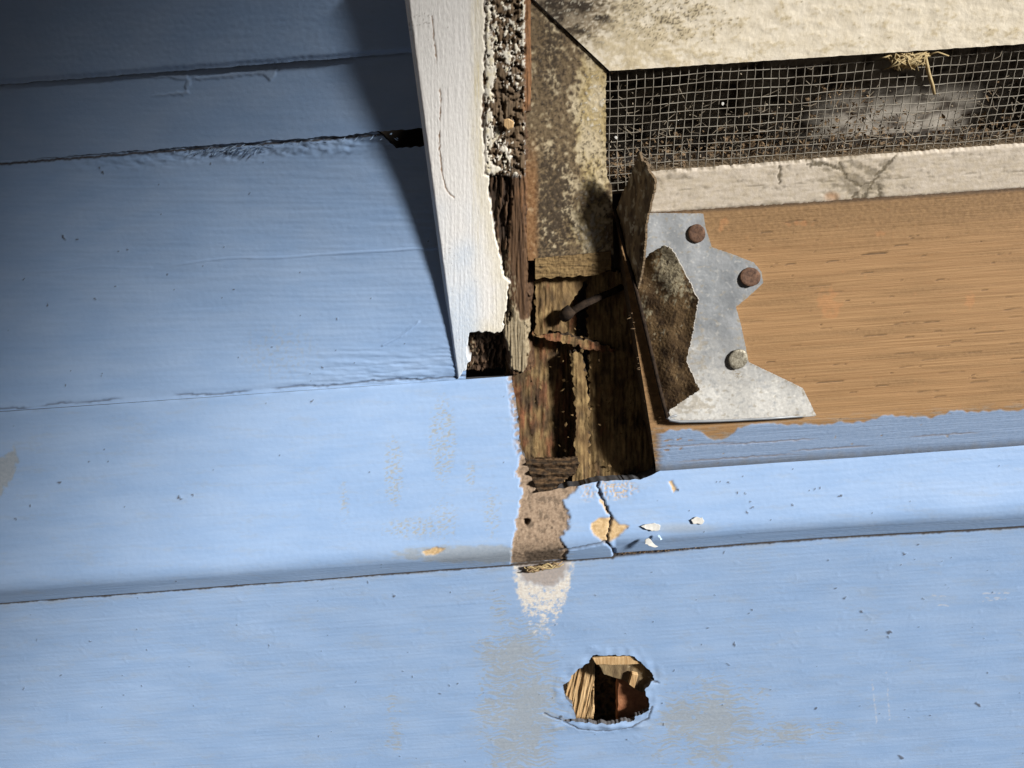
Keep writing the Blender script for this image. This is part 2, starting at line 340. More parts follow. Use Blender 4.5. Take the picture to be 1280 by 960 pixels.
# the split at the right of the notch lifts that end of the nose
lift = ss(764, 770, px)*ss(0, 45, np.arange(len(prof))-110)[:, None]*1.6*ss(1290, 1000, px)
P[..., 2] += lift; P[..., 1] += .5*lift
px, py = proj(P); silx = px[-14]; sily = py.max(0); xx = P[..., 0]; tt = np.concatenate([np.linspace(0, Lb, 135), Lb+.6*np.arange(1, len(prof)-134)])[:, None]+0*xx
notch = [(640, 440), (640, 474), (644, 500), (648, 530), (650, 560), (657, 575), (664, 597), (671, 612), (680, 615), (717, 608), (747, 602), (800, 599), (815, 594), (830, 585), (830, 440)]
fq = ss(690, 660, px); jx = 1.5*noise(px/6, py/6, 103)+.9*fq*noise(px/2.5, py/2.5, 104); jy = 1.2*noise(px/9, py/9, 113)+.6*fq*noise(px/2.5, py/2.5, 114)
dn = sdpoly(px+jx, py+jy, notch)
under = (py < 600-.068*(px-820)-30) & (px > 826)
keepd = np.where(under, -1., dn)
barep = [(640, 470), (652, 520), (656, 560), (650, 575), (645, 590), (653, 613), (648, 637), (645, 660), (640, 690), (638, 720), (712, 720), (707, 687), (700, 673), (712, 655), (711, 640), (703, 627), (720, 613), (725, 604), (680, 600), (665, 570), (645, 470)]
wj = 3*noise(px/9, py/9, 201)+1.6*noise(px/3, py/3, 202)
db_ = sdpoly(px+wj, py+3*noise(px/9, py/9, 203), barep)
rim = ss(10, 2, dn)*ss(-.15, .2, noise(px/5, py/5, 204)+.15)*(px < 690)
barem = np.maximum(ss(1.2, -1.2, db_), rim*.9)
chip = [(738, 655), (748, 648), (765, 647), (773, 655), (788, 657), (777, 667), (767, 675), (757, 680), (742, 667)]
tanm = ss(1.5, -1.5, sdpoly(px+wj*.7, py+jy, chip))
tanm = np.maximum(tanm, ss(.5, -1.5, sdpoly(px+jx, py+jy, [(747, 624), (752, 624), (764, 641), (759, 643)])))
tanm = np.maximum(tanm, ss(1, -1, sdpoly(px+jx, py+jy, [(528, 690), (545, 684), (556, 686), (548, 693), (533, 695)])))
bl = ss(.12, .3, noise(px/3.2, py/2.4, 210)+.25*noise(px/9, py/9, 211))
tanm = np.maximum(tanm, bl*blob(px, py, 770, 612, 30, 14)**.5*.9)
tanm = np.maximum(tanm, bl*blob(px, py, 735, 615, 12, 14)*.7)
tanm = np.maximum(tanm, ss(.5, -1, sdpoly(px+jx*.6, py+jy, [(836, 602), (840, 600), (846, 612), (842, 616)])))
st = fbm(px/6, py/1.7, 3, 220); st2 = ss(.0, .25, st)
reg = np.maximum.reduce([blob(px, py, 553, 550, 22, 70), blob(px, py, 492, 590, 16, 60), .8*blob(px, py, 588, 593, 9, 22), .6*blob(px, py, 555, 650, 30, 40), .6*blob(px, py, 430, 625, 10, 40), .75*blob(px, py, 520, 660, 60, 20), .6*blob(px, py, 615, 640, 18, 50)])
scuffm = ss(.1, .5, reg*.75+.3*st-.12)*st2*.75
edgey = blob(px, py, 600, 693, 130, 14)
scuffm = np.maximum(scuffm, ss(.15, .6, edgey+.5*fbm(px/14, py/4, 3, 221))*.55*(edgey > 0))
scuffm = np.maximum(scuffm, ss(1, -3, sdpoly(px+wj, py+wj, [(-40, 580), (5, 570), (18, 555), (24, 575), (15, 600), (3, 620), (-40, 640)]))*.6)
scuffm = np.maximum(scuffm, blob(px, py, 850, 660, 60, 8)*.4)
scuffm = np.maximum(scuffm, .15*ss(.05, .6, fbm(px/70, py/10, 4, 222)+.4*fbm(px/9, py/2.2, 2, 223)))
pts = [(75, 603, 2.6), (225, 622, 3), (240, 618, 2), (390, 502, 2), (38, 632, 1.6), (20, 648, 1.8), (463, 590, 1.6), (660, 651, 4.5), (910, 603, 2.4), (922, 615, 2.6), (932, 617, 1.8), (937, 628, 2.2), (940, 634, 1.8), (934, 640, 1.5), (1050, 620, 2), (990, 631, 1.8), (1018, 611, 2), (1025, 610, 2), (1012, 612, 1.6), (848, 612, 2), (962, 651, 1.2), (690, 660, 2), (880, 665, 1.3), (350, 570, 1.3)]
pts += [(r2.uniform(0, 1280), r2.uniform(490, 740), r2.uniform(.6, 1.1)) for _ in range(90)]
sp = specks(px, py, [(a, b, r*.58) for a, b, r in pts], 2)
crack = 1-ss(.5, 1.8, np.minimum(sdline(px+jx*1.6, py+jy, [(747, 603), (749, 616), (756, 630), (764, 645), (761, 665), (757, 680), (767, 686), (769, 700)]), sdline(px+jx, py+jy*.5, [(700, 690), (730, 684), (757, 678)])))
seam = 1-ss(.3, 1.2, np.minimum(sdline(px, py+jy*.7, [(0, 513), (40, 508)]), sdline(px, py+jy, [(110, 500), (200, 496)])))
hB = .3*fbm(xx/50, tt/30, 2, 240)+.10*fbm(xx/28, tt/1.5, 3, 241)+.045*fbm(xx/2.4, tt/2, 2, 242)
hB += -.8*barem+.35*barem*fbm(px/3, py/3, 3, 243)-.5*tanm+.3*tanm*fbm(px/12, py/2, 2, 244)-.12*scuffm+.2*sp-1.6*crack-.5*seam
hB -= .5*ss(1.2, 0, tt)*(.6+noise(px/25, 1, 251))
hB -= 3*specks(px, py, [(658, 652, 3.6)], 6)
dk = np.maximum(sp*.85, specks(px, py, [(658, 652, 3.6)], 6))
dk = np.maximum(dk, barem*.55*ss(-.1, .35, fbm(px/7, py/10, 4, 246)-.05+.3*fbm(px/2.5, py/2.5, 2, 247)))
dk = np.maximum(dk, .75*ss(1, -6, sdpoly(px+3*noise(px/8, py/4, 7), py+2*noise(px/8, py/4, 8), [(655, 690), (706, 682), (704, 720), (650, 720)])))
B = patch('sill_board', P, m_blue, None, hB, dict(scuff=np.clip(scuffm, 0, 1), bare=barem, tan=np.clip(tanm, 0, 1), dark=np.clip(dk, 0, 1), crackl=np.clip(crack+seam*.7, 0, 1), white=np.zeros_like(px)), None, 12, 0, dist=keepd)
tag(B, 'blue painted sill board with rounded front edge and rotted notch', 'sill')

# the wide board below the sill
zb = ony(640, 1010, YA)[2]
P = bil((-325, YA, ZA+6), (325, YA, ZA+6), (-325, YA, zb), (325, YA, zb), .55)
px, py = proj(P); xx, zz = P[..., 0], P[..., 2]
hole = [(704, 857), (724, 836), (735, 829), (742, 819), (790, 819), (805, 831), (816, 841), (817, 850), (805, 861), (811, 875), (812, 887), (796, 895), (792, 900), (767, 903), (740, 903), (722, 901), (698, 901), (720, 896), (714, 880), (706, 870)]
jx = 1.6*noise(px/7, py/7, 3)+.8*noise(px/3, py/3, 4); jy = 1.6*noise(px/7, py/7, 13)+.8*noise(px/3, py/3, 14)
dh = sdpoly(px+jx, py+jy, hole)
sw = fbm(px/13+1.2*noise(px/30, py/14, 8), py/2.6+1.8*noise(px/22, py/20, 9), 4, 21, .6)
reg = np.maximum.reduce([blob(px, py, 652, 880, 72, 140), .9*blob(px, py, 640, 815, 62, 46), .95*blob(px, py, 885, 905, 100, 78), .75*blob(px, py, 980, 915, 100, 24), .7*blob(px, py, 492, 905, 16, 60), .5*blob(px, py, 625, 765, 20, 45)])
reg2 = fbm(px/40, py/40, 2, 5)
scuffm = ss(.02, .30, sw*.9+reg*.75-.34+.3*reg2*(reg > 0))*(reg > 0)*.58
scuffm = np.maximum(scuffm, .17*ss(.05, .6, fbm(px/70, py/14, 4, 22)+.4*fbm(px/9, py/2.5, 2, 23)))
wt = ss(-2, 5, -sdpoly(px+5*noise(px/6, py/6, 1)+3*noise(px/2.5, py/2.5, 2), py, [(640, 700), (716, 700), (712, 735), (704, 760), (690, 795), (668, 800), (655, 770), (645, 740)]))
wtn = ss(-.3, .25, 1.3*fbm(px/9, py/7, 5, 32, .75)+.50-ss(715, 800, py)*.85)
white = wt*wtn
for a_, b_ in [((1165, 744), (1192, 747)), ((1172, 756), (1186, 757)), ((1228, 742), (1262, 741)), ((1224, 752), (1256, 748)), ((1232, 747), (1250, 747)), ((1108, 840), (1112, 900)), ((1090, 850), (1096, 905))]:
    white = np.maximum(white, .45*(1-ss(.3, 1.1, sdline(px+.8*noise(px/6, py/6, 81), py+.8*noise(px/6, py/6, 82), [a_, b_])))*ss(-.2, .3, noise(px/5, py/5, 83)+.1))
brnA = ss(4, -4, sdpoly(px+4*noise(px/6, py/6, 61), py+4*noise(px/6, py/6, 62), [(643, 700), (712, 700), (705, 722), (690, 735), (655, 728)]))*.8
pts = [(1222, 880, 4), (1112, 790, 3), (1110, 796, 2.2), (1045, 735, 2), (1056, 748, 2), (1077, 765, 2.4), (1035, 700, 2), (1148, 680, 2.4), (1130, 692, 2), (1127, 706, 2), (905, 690, 2), (885, 785, 2), (918, 805, 2.2), (910, 830, 1.8), (842, 838, 2), (893, 744, 1.5), (936, 766, 1.6), (940, 762, 1.6), (516, 845, 2.6), (503, 838, 1.8), (550, 868, 1.8), (493, 744, 2.4), (460, 727, 2), (170, 787, 1.8), (30, 860, 1.6), (336, 807, 1.6), (155, 868, 1.4), (432, 883, 1.6), (1020, 885, 1.8), (1126, 946, 3), (700, 895, 3), (562, 856, 2.0), (1185, 735, 1.6), (1100, 893, 1.4)]
pts += [(r2.uniform(0, 1280), r2.uniform(690, 960), r2.uniform(.8, 1.4)) for _ in range(90)]
sp = specks(px, py, [(a, b, r*.55) for a, b, r in pts], 1)
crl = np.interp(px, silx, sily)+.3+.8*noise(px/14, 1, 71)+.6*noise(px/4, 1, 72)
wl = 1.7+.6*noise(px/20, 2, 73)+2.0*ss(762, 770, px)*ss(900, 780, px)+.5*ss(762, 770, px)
crev_shade = 1-ss(wl*.6, wl*1.5, np.abs(py-crl))  # contact shadow of the sill nose, painted as a thin dark line
scuffm = np.maximum(scuffm, .4*ss(14, 0, py-crl)*ss(-.2, .5, fbm(px/30, py/6, 3, 24)))
crk = 1-ss(.4, 1.3, np.minimum(sdline(px+jx*.6, py+jy*.6, [(680, 892), (697, 899), (725, 911), (755, 914), (790, 908), (810, 898), (815, 884)]), sdline(px+jx, py+jy, [(817, 852), (823, 854)])))
hA = .35*fbm(xx/45, zz/30, 2, 40)+.09*fbm(xx/30, zz/1.6, 3, 41)+.055*specks(px, py, [(r2.uniform(-20, 1300), r2.uniform(690, 960), r2.uniform(1.2, 3)) for _ in range(260)], 11)+.05*fbm(xx/2.6, zz/2.2, 2, 42)*(.6+reg2)-.03*scuffm+.2*sp-.5*crk
hA += .8*ss(16, 1, np.abs(dh))*(.4+.8*noise(px/14, py/14, 55))+.08*white*noise(px/2, py/2, 77)
# curled lip of paint under the hole
hA -= .15*crev_shade
hA += 1.2*ss(915, 903, py)*ss(900, 908, py)*ss(700, 740, px)*ss(818, 790, px)
A = patch('siding_board', P, m_blue, None, hA, dict(scuff=np.clip(scuffm, 0, 1), white=white*(1-brnA), bare=np.clip(brnA, 0, 1), dark=np.clip(np.maximum(sp*.75, crev_shade*.95), 0, 1), crackl=crk*.8, tan=np.zeros_like(px)), None, 2.5, 0, dist=dh)
tag(A, 'wide pale blue painted board with a ragged hole broken through it', 'board')

# ------------------------------------------------------------------ left wall boards: sloping C, strips D and E
G, DEL = 5.0, 76.0
def yl(p): return G + DEL*np.clip((527-np.asarray(p, float))/527, 0, 1.25)
def onw(p, q, off=0): return ony(p, q, float(yl(p))+off)
xl = -90
lineB = lambda p: 515-.070*p
P = bil(onw(xl, 200.5, 0), onw(590, 155.5, 0), ony(xl, lineB(xl)+9, .9), ony(582, lineB(582)+9, .9), .6)
px, py = proj(P); xx, zz = P[..., 0], P[..., 2]
dl = (py-(207-.076*px))                                # pixels below the top crevice
seam = 1-ss(.4, 1.5, np.abs(py-lineB(px)+5-3*noise(px/60, 3.3, 5)+1.2*noise(px/10, 1.1, 6)))
seam *= ss(-.2, .3, noise(px/50, 7.7, 8)+.35)
ln = 1-ss(.4, 1.4, np.abs(py-(332-.062*(px-200)+5*noise(px/90, .5, 12))))
ln *= ss(190, 260, px)*.9+.35*ss(0, 60, px)*(px < 190)
crs = 1-ss(.4, 1.4, sdline(px, py, [(478, 432), (500, 421), (515, 409), (524, 402)]))
pts = [(80, 297, 3), (160, 312, 1.8), (124, 210, 3.5), (128, 216, 2)]+[(r2.uniform(0, 540), r2.uniform(200, 500), r2.uniform(.7, 1.5)) for _ in range(40)]
sp = specks(px, py, [(a, b, r*.58) for a, b, r in pts], 3)
wr = ss(60, 0, np.abs(py-lineB(px)+8))*ss(280, 470, px)
hC = .5*fbm(xx/60, zz/40, 2, 300)+.16*fbm(xx/40, zz/1.8, 3, 301)+.05*fbm(xx/2.5, zz/2.2, 2, 302)+.45*ln+.5*crs-.8*seam+.8*wr*fbm(px/40, py/5, 3, 304)+.2*sp
hC += 1.0*ss(24, 4, dl)*fbm(px/18, py/6, 3, 306)*ss(40, 200, px)
hC -= .35*ss(7, 0, np.abs(py-lineB(px)+5))                       # soft hollow where it meets the sill
Cb = patch('sloping_board', P, m_blue, None, hC, dict(scuff=np.clip(blob(px, py, 350, 440, 60, 40)*.35*ss(0, .4, fbm(px/5, py/5, 3, 9)), 0, 1), bare=np.zeros_like(px), tan=np.zeros_like(px), white=np.zeros_like(px), dark=np.clip(np.maximum(sp*.8, .95*(1-ss(.6, 2.6, np.abs(dl+2.2-1.2*noise(px/16, 3, 7)-.9*noise(px/5, 3, 8))))), 0, 1), crackl=np.clip(seam*.75, 0, 1)), None, 2.0, dist=dl-(-9+25*ss(466, 500, px)+1.5*noise(px/6, 1, 3)))
tag(Cb, 'blue painted board with brush marks, leaning back above the sill', 'board')
gapr = lambda p: 14*ss(470, 500, np.asarray(p, float))
P = bil(onw(xl, 98, 1.0), onw(590, 47.5, 1.0), onw(xl, 211, -1.5), onw(590, 160, -1.5), .6)
px, py = proj(P); xx, zz = P[..., 0], P[..., 2]
edge = 204-.0757*px-2.0+1.6*noise(px/22, 2.2, 31)+.9*noise(px/6, 4.2, 32)-.5-1.5*ss(430, 480, px)
hD = .3*fbm(xx/60, zz/40, 2, 310)+.04*fbm(xx/2.5, zz/2.2, 2, 312)+.05*fbm(xx/30, zz/2, 2, 313)
fl = ss(.8, -.8, sdpoly(px+2*noise(px/8, py/8, 4), py+2*noise(px/8, py/8, 5), [(130, 92), (150, 98), (235, 92), (232, 108), (236, 118), (190, 120), (235, 113), (240, 97), (325, 88), (350, 84), (338, 102), (328, 93), (245, 100)]))
hD += .35*fl
Db = patch('siding_strip', P, m_blue, None, hD, dict(scuff=fl*.12, bare=0*px, tan=0*px, white=0*px, dark=0*px, crackl=0*px), None, 8, dist=edge-py)
tag(Db, 'narrow smooth blue strip of siding above the dark ragged crevice', 'board')
P = bil(onw(xl, -70, -2.5), onw(590, -117, -2.5), onw(xl, 113, -2.5), onw(590, 62.5, -2.5), .6)
px, py = proj(P); xx, zz = P[..., 0], P[..., 2]
edge = 106-.078*px+1.2*noise(px/30, 2.2, 41)+.7*noise(px/7, 4.2, 42)
hE = .4*fbm(xx/60, zz/40, 2, 320)+.09*fbm(xx/2.5, zz/1.8, 3, 322)+.05*fbm(xx/30, zz/2, 2, 323)
hE -= .8*ss(8, 0, edge-py)
Eb = patch('siding_strip', P, m_blue, None, hE, dict(scuff=0*px, bare=0*px, tan=0*px, white=0*px, dark=0*px, crackl=0*px), None, 4, dist=edge-py)
tag(Eb, 'textured blue siding overlapping the narrow smooth strip below it', 'board')
# torn fibres and old caulk hanging in the crevice
V = []; Fs = []
for _ in range(170):
    p = rnd.choice([rnd.uniform(60, 500), rnd.gauss(280, 30)]); q = 206-.076*p+rnd.uniform(-3, 4)
    a = onw(p, q, -2.0); L = rnd.uniform(2, 5.5) if abs(p-285) < 45 else rnd.uniform(1, 2.5); an = rnd.uniform(-.9, .9)
    e = np.array([math.cos(an)*rnd.choice([-1, 1]), rnd.uniform(-.5, .1), -abs(math.sin(an))])*L; wd = np.array([0, -.1, rnd.uniform(.25, .6)])
    i = len(V); V += [a, a+e*.5+wd*.6+np.array([0, -.3, 0]), a+e, a+e*.5-wd*.6]; Fs.append((i, i+1, i+2, i+3))
org = sum(V)/len(V); me = mesh_np('torn_fibres', V, Fs, None, org, False)
o = link('torn_fibres', me, mat('blue_grey_fibres', ((.20, .30, .44), (.32, .42, .55)), rough=.7), None, org); tag(o, 'torn painted fibres hanging along the dark crevice in the blue wall', 'fibres', kind='stuff')
# dark backing added behind everything to stop light leaking through
o = plain_box('dark_backing', (-420, 128, -300), (420, 136, 330), m_dark); tag(o, 'dark backing panel added behind the gaps in the wall against light leaks', 'wall', kind='structure')  # added backing against light leaks, not a part of the wall

# ------------------------------------------------------------------ white corner board
TOP = ony(580, -70, 0)[2]; BOT = ony(610, 480, 0)[2]
xa, xb = -30.0, 15.6
P = bil((xa-.5, 0, TOP), (xb+2.2, 0, TOP), (xa+3.2, 0, BOT), (xb-4.2, 0, BOT), .38)
ux = np.linspace(0, 1, P.shape[1])[None, :]+0*P[..., 0]
px, py = proj(P); xx, zz = P[..., 0], P[..., 2]
wx = 2.6*noise(px/8, py/14, 401)+1.6*noise(px/3, py/5, 402); wy = 2.2*noise(px/5, py/9, 403)
intact = [(480, -90), (604, -90), (606, 60), (602, 150), (606, 218), (611, 222), (613, 262), (618, 285), (620, 305), (627, 325), (629, 345), (637, 352), (634, 380), (628, 416), (588, 416), (584, 440), (588, 452), (577, 470), (572, 490), (480, 490)]
di = sdpoly(px+wx, py+wy, intact)
fleck = .55*noise(px/4, py/6.5, 410)+.45*noise(px/1.8, py/2.4, 411)+1.0*fbm(px/10, py/20, 3, 412)
motz = ss(603, 610, px)*ss(658, 654, px)*ss(224, 214, py+3*noise(px/4, 1, 3))
mot = motz*ss(-.06, .14, fleck-.12+.40*ss(624, 606, px)-.9*blob(px, py, 630, 130, 18, 40)-.8*blob(px, py, 648, 165, 10, 60)-.25*ss(60, 0, py))
paint = np.maximum(ss(.9, -.9, di), mot)
flk2 = ss(14, 3, di)*ss(.0, .2, noise(px/3, py/6, 415)+.1*noise(px/9, py/30, 4))*(py > 225)
greyc = ss(1.2, -1.2, sdpoly(px+wx, py+wy*2, [(636, 385), (646, 382), (650, 400), (663, 402), (662, 440), (655, 468), (640, 462), (636, 430), (628, 425), (632, 400)]))
grey = np.maximum(greyc, np.maximum(flk2*.9*(py > 300), motz*.25))
rust = ss(1.5, -2, sdpoly(px+wx*.7, py+wy*2, [(655, -90), (668, -90), (668, 120), (660, 138), (652, 139), (656, 110)]))
rust = np.maximum(rust, .5*ss(3, -5, sdpoly(px+wx, py+wy*3, [(643, 236), (652, 222), (668, 205), (668, 320), (660, 318), (653, 270)]))*ss(-.3, .3, fbm(px/3, py/14, 3, 7)+.1))
rust *= .45+.55*ss(-.3, .3, fbm(px/3, py/22, 3, 77))
black = .9*ss(1.5, -1.5, sdpoly(px+wx, py+wy, [(608, 218), (638, 222), (640, 250), (632, 330), (640, 395), (630, 410), (618, 330), (612, 262)]))*ss(-.25, .3, fbm(px/5, py/30, 3, 9)+.25)
rot = [(587, 415), (628, 414), (634, 440), (640, 478), (560, 478), (570, 452), (582, 460), (582, 440)]
dr = ss(2, -3, sdpoly(px+wx, py+wy, rot)); black = np.maximum(black, dr*.8*ss(-.4, .2, fbm(px/6, py/10, 3, 19)+.05))
black = np.maximum(black, motz*(1-mot)*ss(-.1, .4, fbm(px/8, py/8, 3, 29))*.7)
yel = ss(12, 0, np.abs(px-598-3*noise(px/9, py/60, 4)))*ss(440, 120, py)*(.35+.65*ss(-.2, .4, fbm(px/2.2, py/70, 2, 430)))*.75
yel = np.maximum(yel, ss(26, 2, di*-1+0)*(di < 0)*.35*ss(560, 600, px))
yel = np.maximum(yel, mot*(.35+.3*ss(-.2, .4, fbm(px/6, py/9, 2, 431))))
cool = np.clip(ss(230, 420, py+60*noise(px/40, py/40, 5))*.75*ss(612, 585, px) + .8*ss(.06, .0, ux)*ss(120, 300, py), 0, 1)
mould = ss(.75, .95, noise(px/3, py/3, 440)+.5*blob(px, py, 528, 25, 16, 14)+.6*blob(px, py, 512, 40, 6, 30))*.45
mould = np.maximum(mould, ss(.6, .9, noise(px/2.6, py/2.6, 441)+.4*blob(px, py, 560, 320, 18, 30)-.15)*.35*(px < 600))
c1 = sdline(px+1.2*noise(px/5, py/5, 9), py, [(540, 20), (546, 80), (551, 125), (549, 180), (552, 215), (558, 238), (567, 247)])
crk = (1-ss(.3, 1.1, c1))*ss(-.3, .2, noise(py/14, .3, 44)+.05+ss(180, 200, py))
gr = fbm(px/2.2, py/80, 3, 450)
hW = .10*gr+.05*fbm(xx/1.3, zz/1.6, 2, 451)
hW += -(1-paint)*(1.0-.75*motz+.7*fbm(px/2.6, py/45, 3, 452)) - 2.4*black*(1-paint)-6*dr*(1-paint)+1.2*greyc*(1-paint)-.3*crk
hW -= 3.5*(1-ss(0, .055, ux))**2                      # rounded outer arris
hW -= 5.5*ss(655, 668, px+wx)*(py > 140) + 1.5*ss(660, 667, px)*(py <= 140)
botk = 474-.07*(px-570)+2.5*noise(px/5, 1, 46)+2*noise(px/2, 1, 47)-py
Wb = patch('corner_board', P, m_white, None, hW, dict(paint=paint*(1-greyc), grey=grey, rust=rust, black=np.clip(black, 0, 1), yellow=np.clip(yel*paint, 0, 1), cool=cool*paint, mould=mould*paint, crackl=crk), None, 13, 0, dist=botk)
tag(Wb, 'upright white board with flaking paint and rotten brown inner edge', 'board')
o = polyplate('loose_chip', [ony(a, b, -1.5) for a, b in [(630, 150), (636, 148), (643, 152), (642, 160), (635, 163), (630, 158)]], (-.2, -1, .3), 1.5, m_pine, None, .4); tag(o, 'small tan wood chip lodged in the mottled white board', 'wood chip')

# ------------------------------------------------------------------ vent frame
vf = empty('mitred_vent_surround', ony(760, 320, 6), 'mouldy cream vent frame with mitred corner around the wire mesh', 'vent frame')
YJ = 2.0
zt, zbj = ony(700, -70, YJ)[2], ony(715, 322, YJ)[2]
xj0, xj1 = 13.8, ony(757, 150, YJ)[0]
P = bil((xj0-1, YJ, zt), (xj1+.3, YJ, zt), (xj0-3, YJ, zbj), (xj1+3.5, YJ, zbj), .4)
px, py = proj(P); xx, zz = P[..., 0], P[..., 2]
mit = ((py-0)*(758-667)-(px-667)*(86-0) - 1.2*90)/125                    # below the mitre line
n1 = fbm(px/22, py/34, 4, 501); n2 = fbm(px/6, py/7, 3, 502); n3 = noise(px/2.6, py/2.6, 503)
och = ss(-.35, .3, n1+.35*n2); och = .6+.4*och
brn = ss(-.05, .4, .6*n1+.5*n2+.42-.75*blob(px, py, 744, 150, 30, 130)-.35*blob(px, py, 735, 285, 40, 40))
mo = ss(.15, .5, n2*.7+.35*n3+.4*blob(px, py, 692, 260, 30, 90)+.25*blob(px, py, 690, 60, 22, 90)+.14)*.85
pnt = ss(.0, .4, n2+.2*n3-.52+.55*blob(px, py, 742, 130, 20, 60)+.75*blob(px, py, 742, 290, 26, 32)+.5*blob(px, py, 735, 240, 30, 20))*.85
rst = ss(676, 667, px+4*n2)*ss(150, 230, py)*.45
lump = blob(px, py, 738, 285, 34, 40)+blob(px, py, 745, 235, 22, 30)
hJ = .15*fbm(xx/1.6, zz/1.8, 3, 504)+.15*n2+1.0*lump*(fbm(px/9, py/9, 3, 505)+.2)+.08*pnt
jr = 757.5+1.2*noise(1.3, py/6, 6)+ss(205, 260, py)*14+3*noise(.7, py/12, 66)*ss(200, 240, py)-px
patch('jamb', P, m_frame, vf, hJ, dict(ochre=och, brown=brn, mould=mo, paint=pnt*(1-brn*.5), rust=rst), None, 9, 0, dist=np.minimum(mit, jr))
YT = 1.0
P = bil(ony(640, -80, YT), ony(1330, -80, YT), ony(640, 96, YT), ony(1330, 54, YT), .5)
px, py = proj(P); xx, zz = P[..., 0], P[..., 2]
kp = np.minimum.reduce([(-1.2*90-(py-0)*(758-667)+(px-667)*(86-0))/125, 88.5-.0655*(px-766)+.8*noise(px/12, 1, 8)-py, px-662])
n1 = fbm(px/26, py/16, 4, 511); n2 = fbm(px/7, py/5, 3, 512); n3 = noise(px/2.4, py/2.4, 513)
cor = blob(px, py, 700, 10, 110, 80); 
mo = ss(.12, .45, cor*.75+n1*.55+.3*n2-.38)
mo = np.maximum(mo, ss(.55, .8, .55*n3+.5*n2+.5*blob(px, py, 830, 20, 130, 50)+.3*n1)*.75)
och = ss(.1, .5, n1*.8+.6*n2+.45*blob(px, py, 790, 40, 140, 70)+.02)*.55
brn = ss(.15, .5, cor+.5*n2-.35)*.8
pb = ss(.1, .3, n2+.4*n3-.15)*cor**.5*.5
hT = .08*fbm(xx/1.5, zz/1.5, 3, 514)+.3*n1+.2*pb
patch('top_rail', P, m_frame, vf, hT, dict(ochre=och, brown=brn, mould=np.clip(mo, 0, 1), paint=pb, rust=0*px), None, 9, 0, dist=kp)
YR = 2.4
P = bil(ony(800, 203, YR), ony(1330, 172, YR), ony(800, 275, YR), ony(1330, 238, YR), .45)
px, py = proj(P); xx, zz = P[..., 0], P[..., 2]
t0 = 209.5-.0755*(px-880)+1.0*noise(px/14, 1, 9)+.8*noise(px/4, 2, 9); t1 = 262.5-.0655*(px-880)+.7*noise(px/25, 1, 10)+.5*noise(px/6, 2, 10)
kp = np.minimum.reduce([py-t0, t1-py, px-806-4*noise(py/6, 1, 3)])
vein = np.full(px.shape, 99.)
for pl in [[(1050, 205), (1058, 222), (1075, 233), (1090, 228), (1110, 205), (1120, 195)], [(1092, 228), (1085, 240), (1078, 250)], [(1098, 230), (1100, 245)], [(1072, 240), (1066, 248), (1072, 250)], [(975, 210), (974, 228)], [(1050, 212), (1030, 205), (1010, 206)]]:
    vein = np.minimum(vein, sdline(px+3*noise(px/5, py/5, 15), py+3*noise(px/5, py/5, 16), pl))
n2 = fbm(px/8, py/6, 3, 522); n3 = noise(px/2.5, py/2.5, 523)
mo = (1-ss(.8, 3.2, vein+1.2*n3))*.85
mo = np.maximum(mo, ss(5, 0, py-t0)*ss(-.1, .3, n2+.1)*.8*ss(1200, 1000, px))
mo = np.maximum(mo, ss(.6, .85, .6*n3+.6*n2)*.5)
mo = np.maximum(mo, .55*ss(.0, .5, fbm(px/16, py/10, 4, 527)+.55*blob(px, py, 1075, 225, 60, 40)+.35*blob(px, py, 840, 215, 40, 16)-.15))
lnr = 1-ss(.4, 1.4, np.abs(py-(236-.055*(px-880))+3*noise(px/50, 1, 5)))
mo = np.maximum(mo, lnr*ss(0, .3, noise(px/30, 4, 6))*.5)
gy = ss(-.3, .5, n2+.5*fbm(px/60, py/20, 3, 526))*.45+.3*blob(px, py, 1080, 225, 70, 40)
hR = .10*fbm(xx/10, zz/1.2, 3, 524)+.06*fbm(xx/1.6, zz/1.6, 2, 525)-.3*mo-.9*ss(4, 0, py-t0)-.5*ss(3, 0, t1-py)
m_rail = mat('grimy_white_rail', ((.46, .40, .32), (.60, .53, .44)), (120, 120, 300), [('ochre', (.40, .33, .22), (.50, .42, .30)), ('mould', (.045, .035, .018), (.12, .09, .045)), ('rust', (.45, .2, .08), (.5, .25, .1)), ('edge', (.14, .10, .06), (.25, .19, .12))], rough=.7, bump=.25)
patch('bottom_rail', P, m_rail, vf, hR, dict(ochre=gy, mould=np.clip(mo, 0, 1), rust=.5*blob(px, py, 1040, 246, 12, 8)), None, 13, 0, dist=kp)
# short cut end under the jamb
P = bil(ony(669, 323, 1.5), ony(764, 314, 1.5), ony(669, 351, 1.5), ony(764, 342, 1.5), .35)
px, py = proj(P); nn = fbm(px/30, py/2.2, 3, 530)
kp = 348-.05*(px-670)+2*noise(px/9, 1, 4)-5*ss(745, 760, px)-py
o = patch('sawn_block', P, m_rot, None, .5*nn+.3*fbm(px/4, py/4, 2, 531), dict(red=0*px, tan=.6*ss(-.35, .35, nn+.15), black=ss(.2, .6, fbm(px/8, py/4, 3, 532))), None, 7, 0, dist=kp)
tag(o, 'short brown wood block under the mouldy upright of the vent frame', 'block')

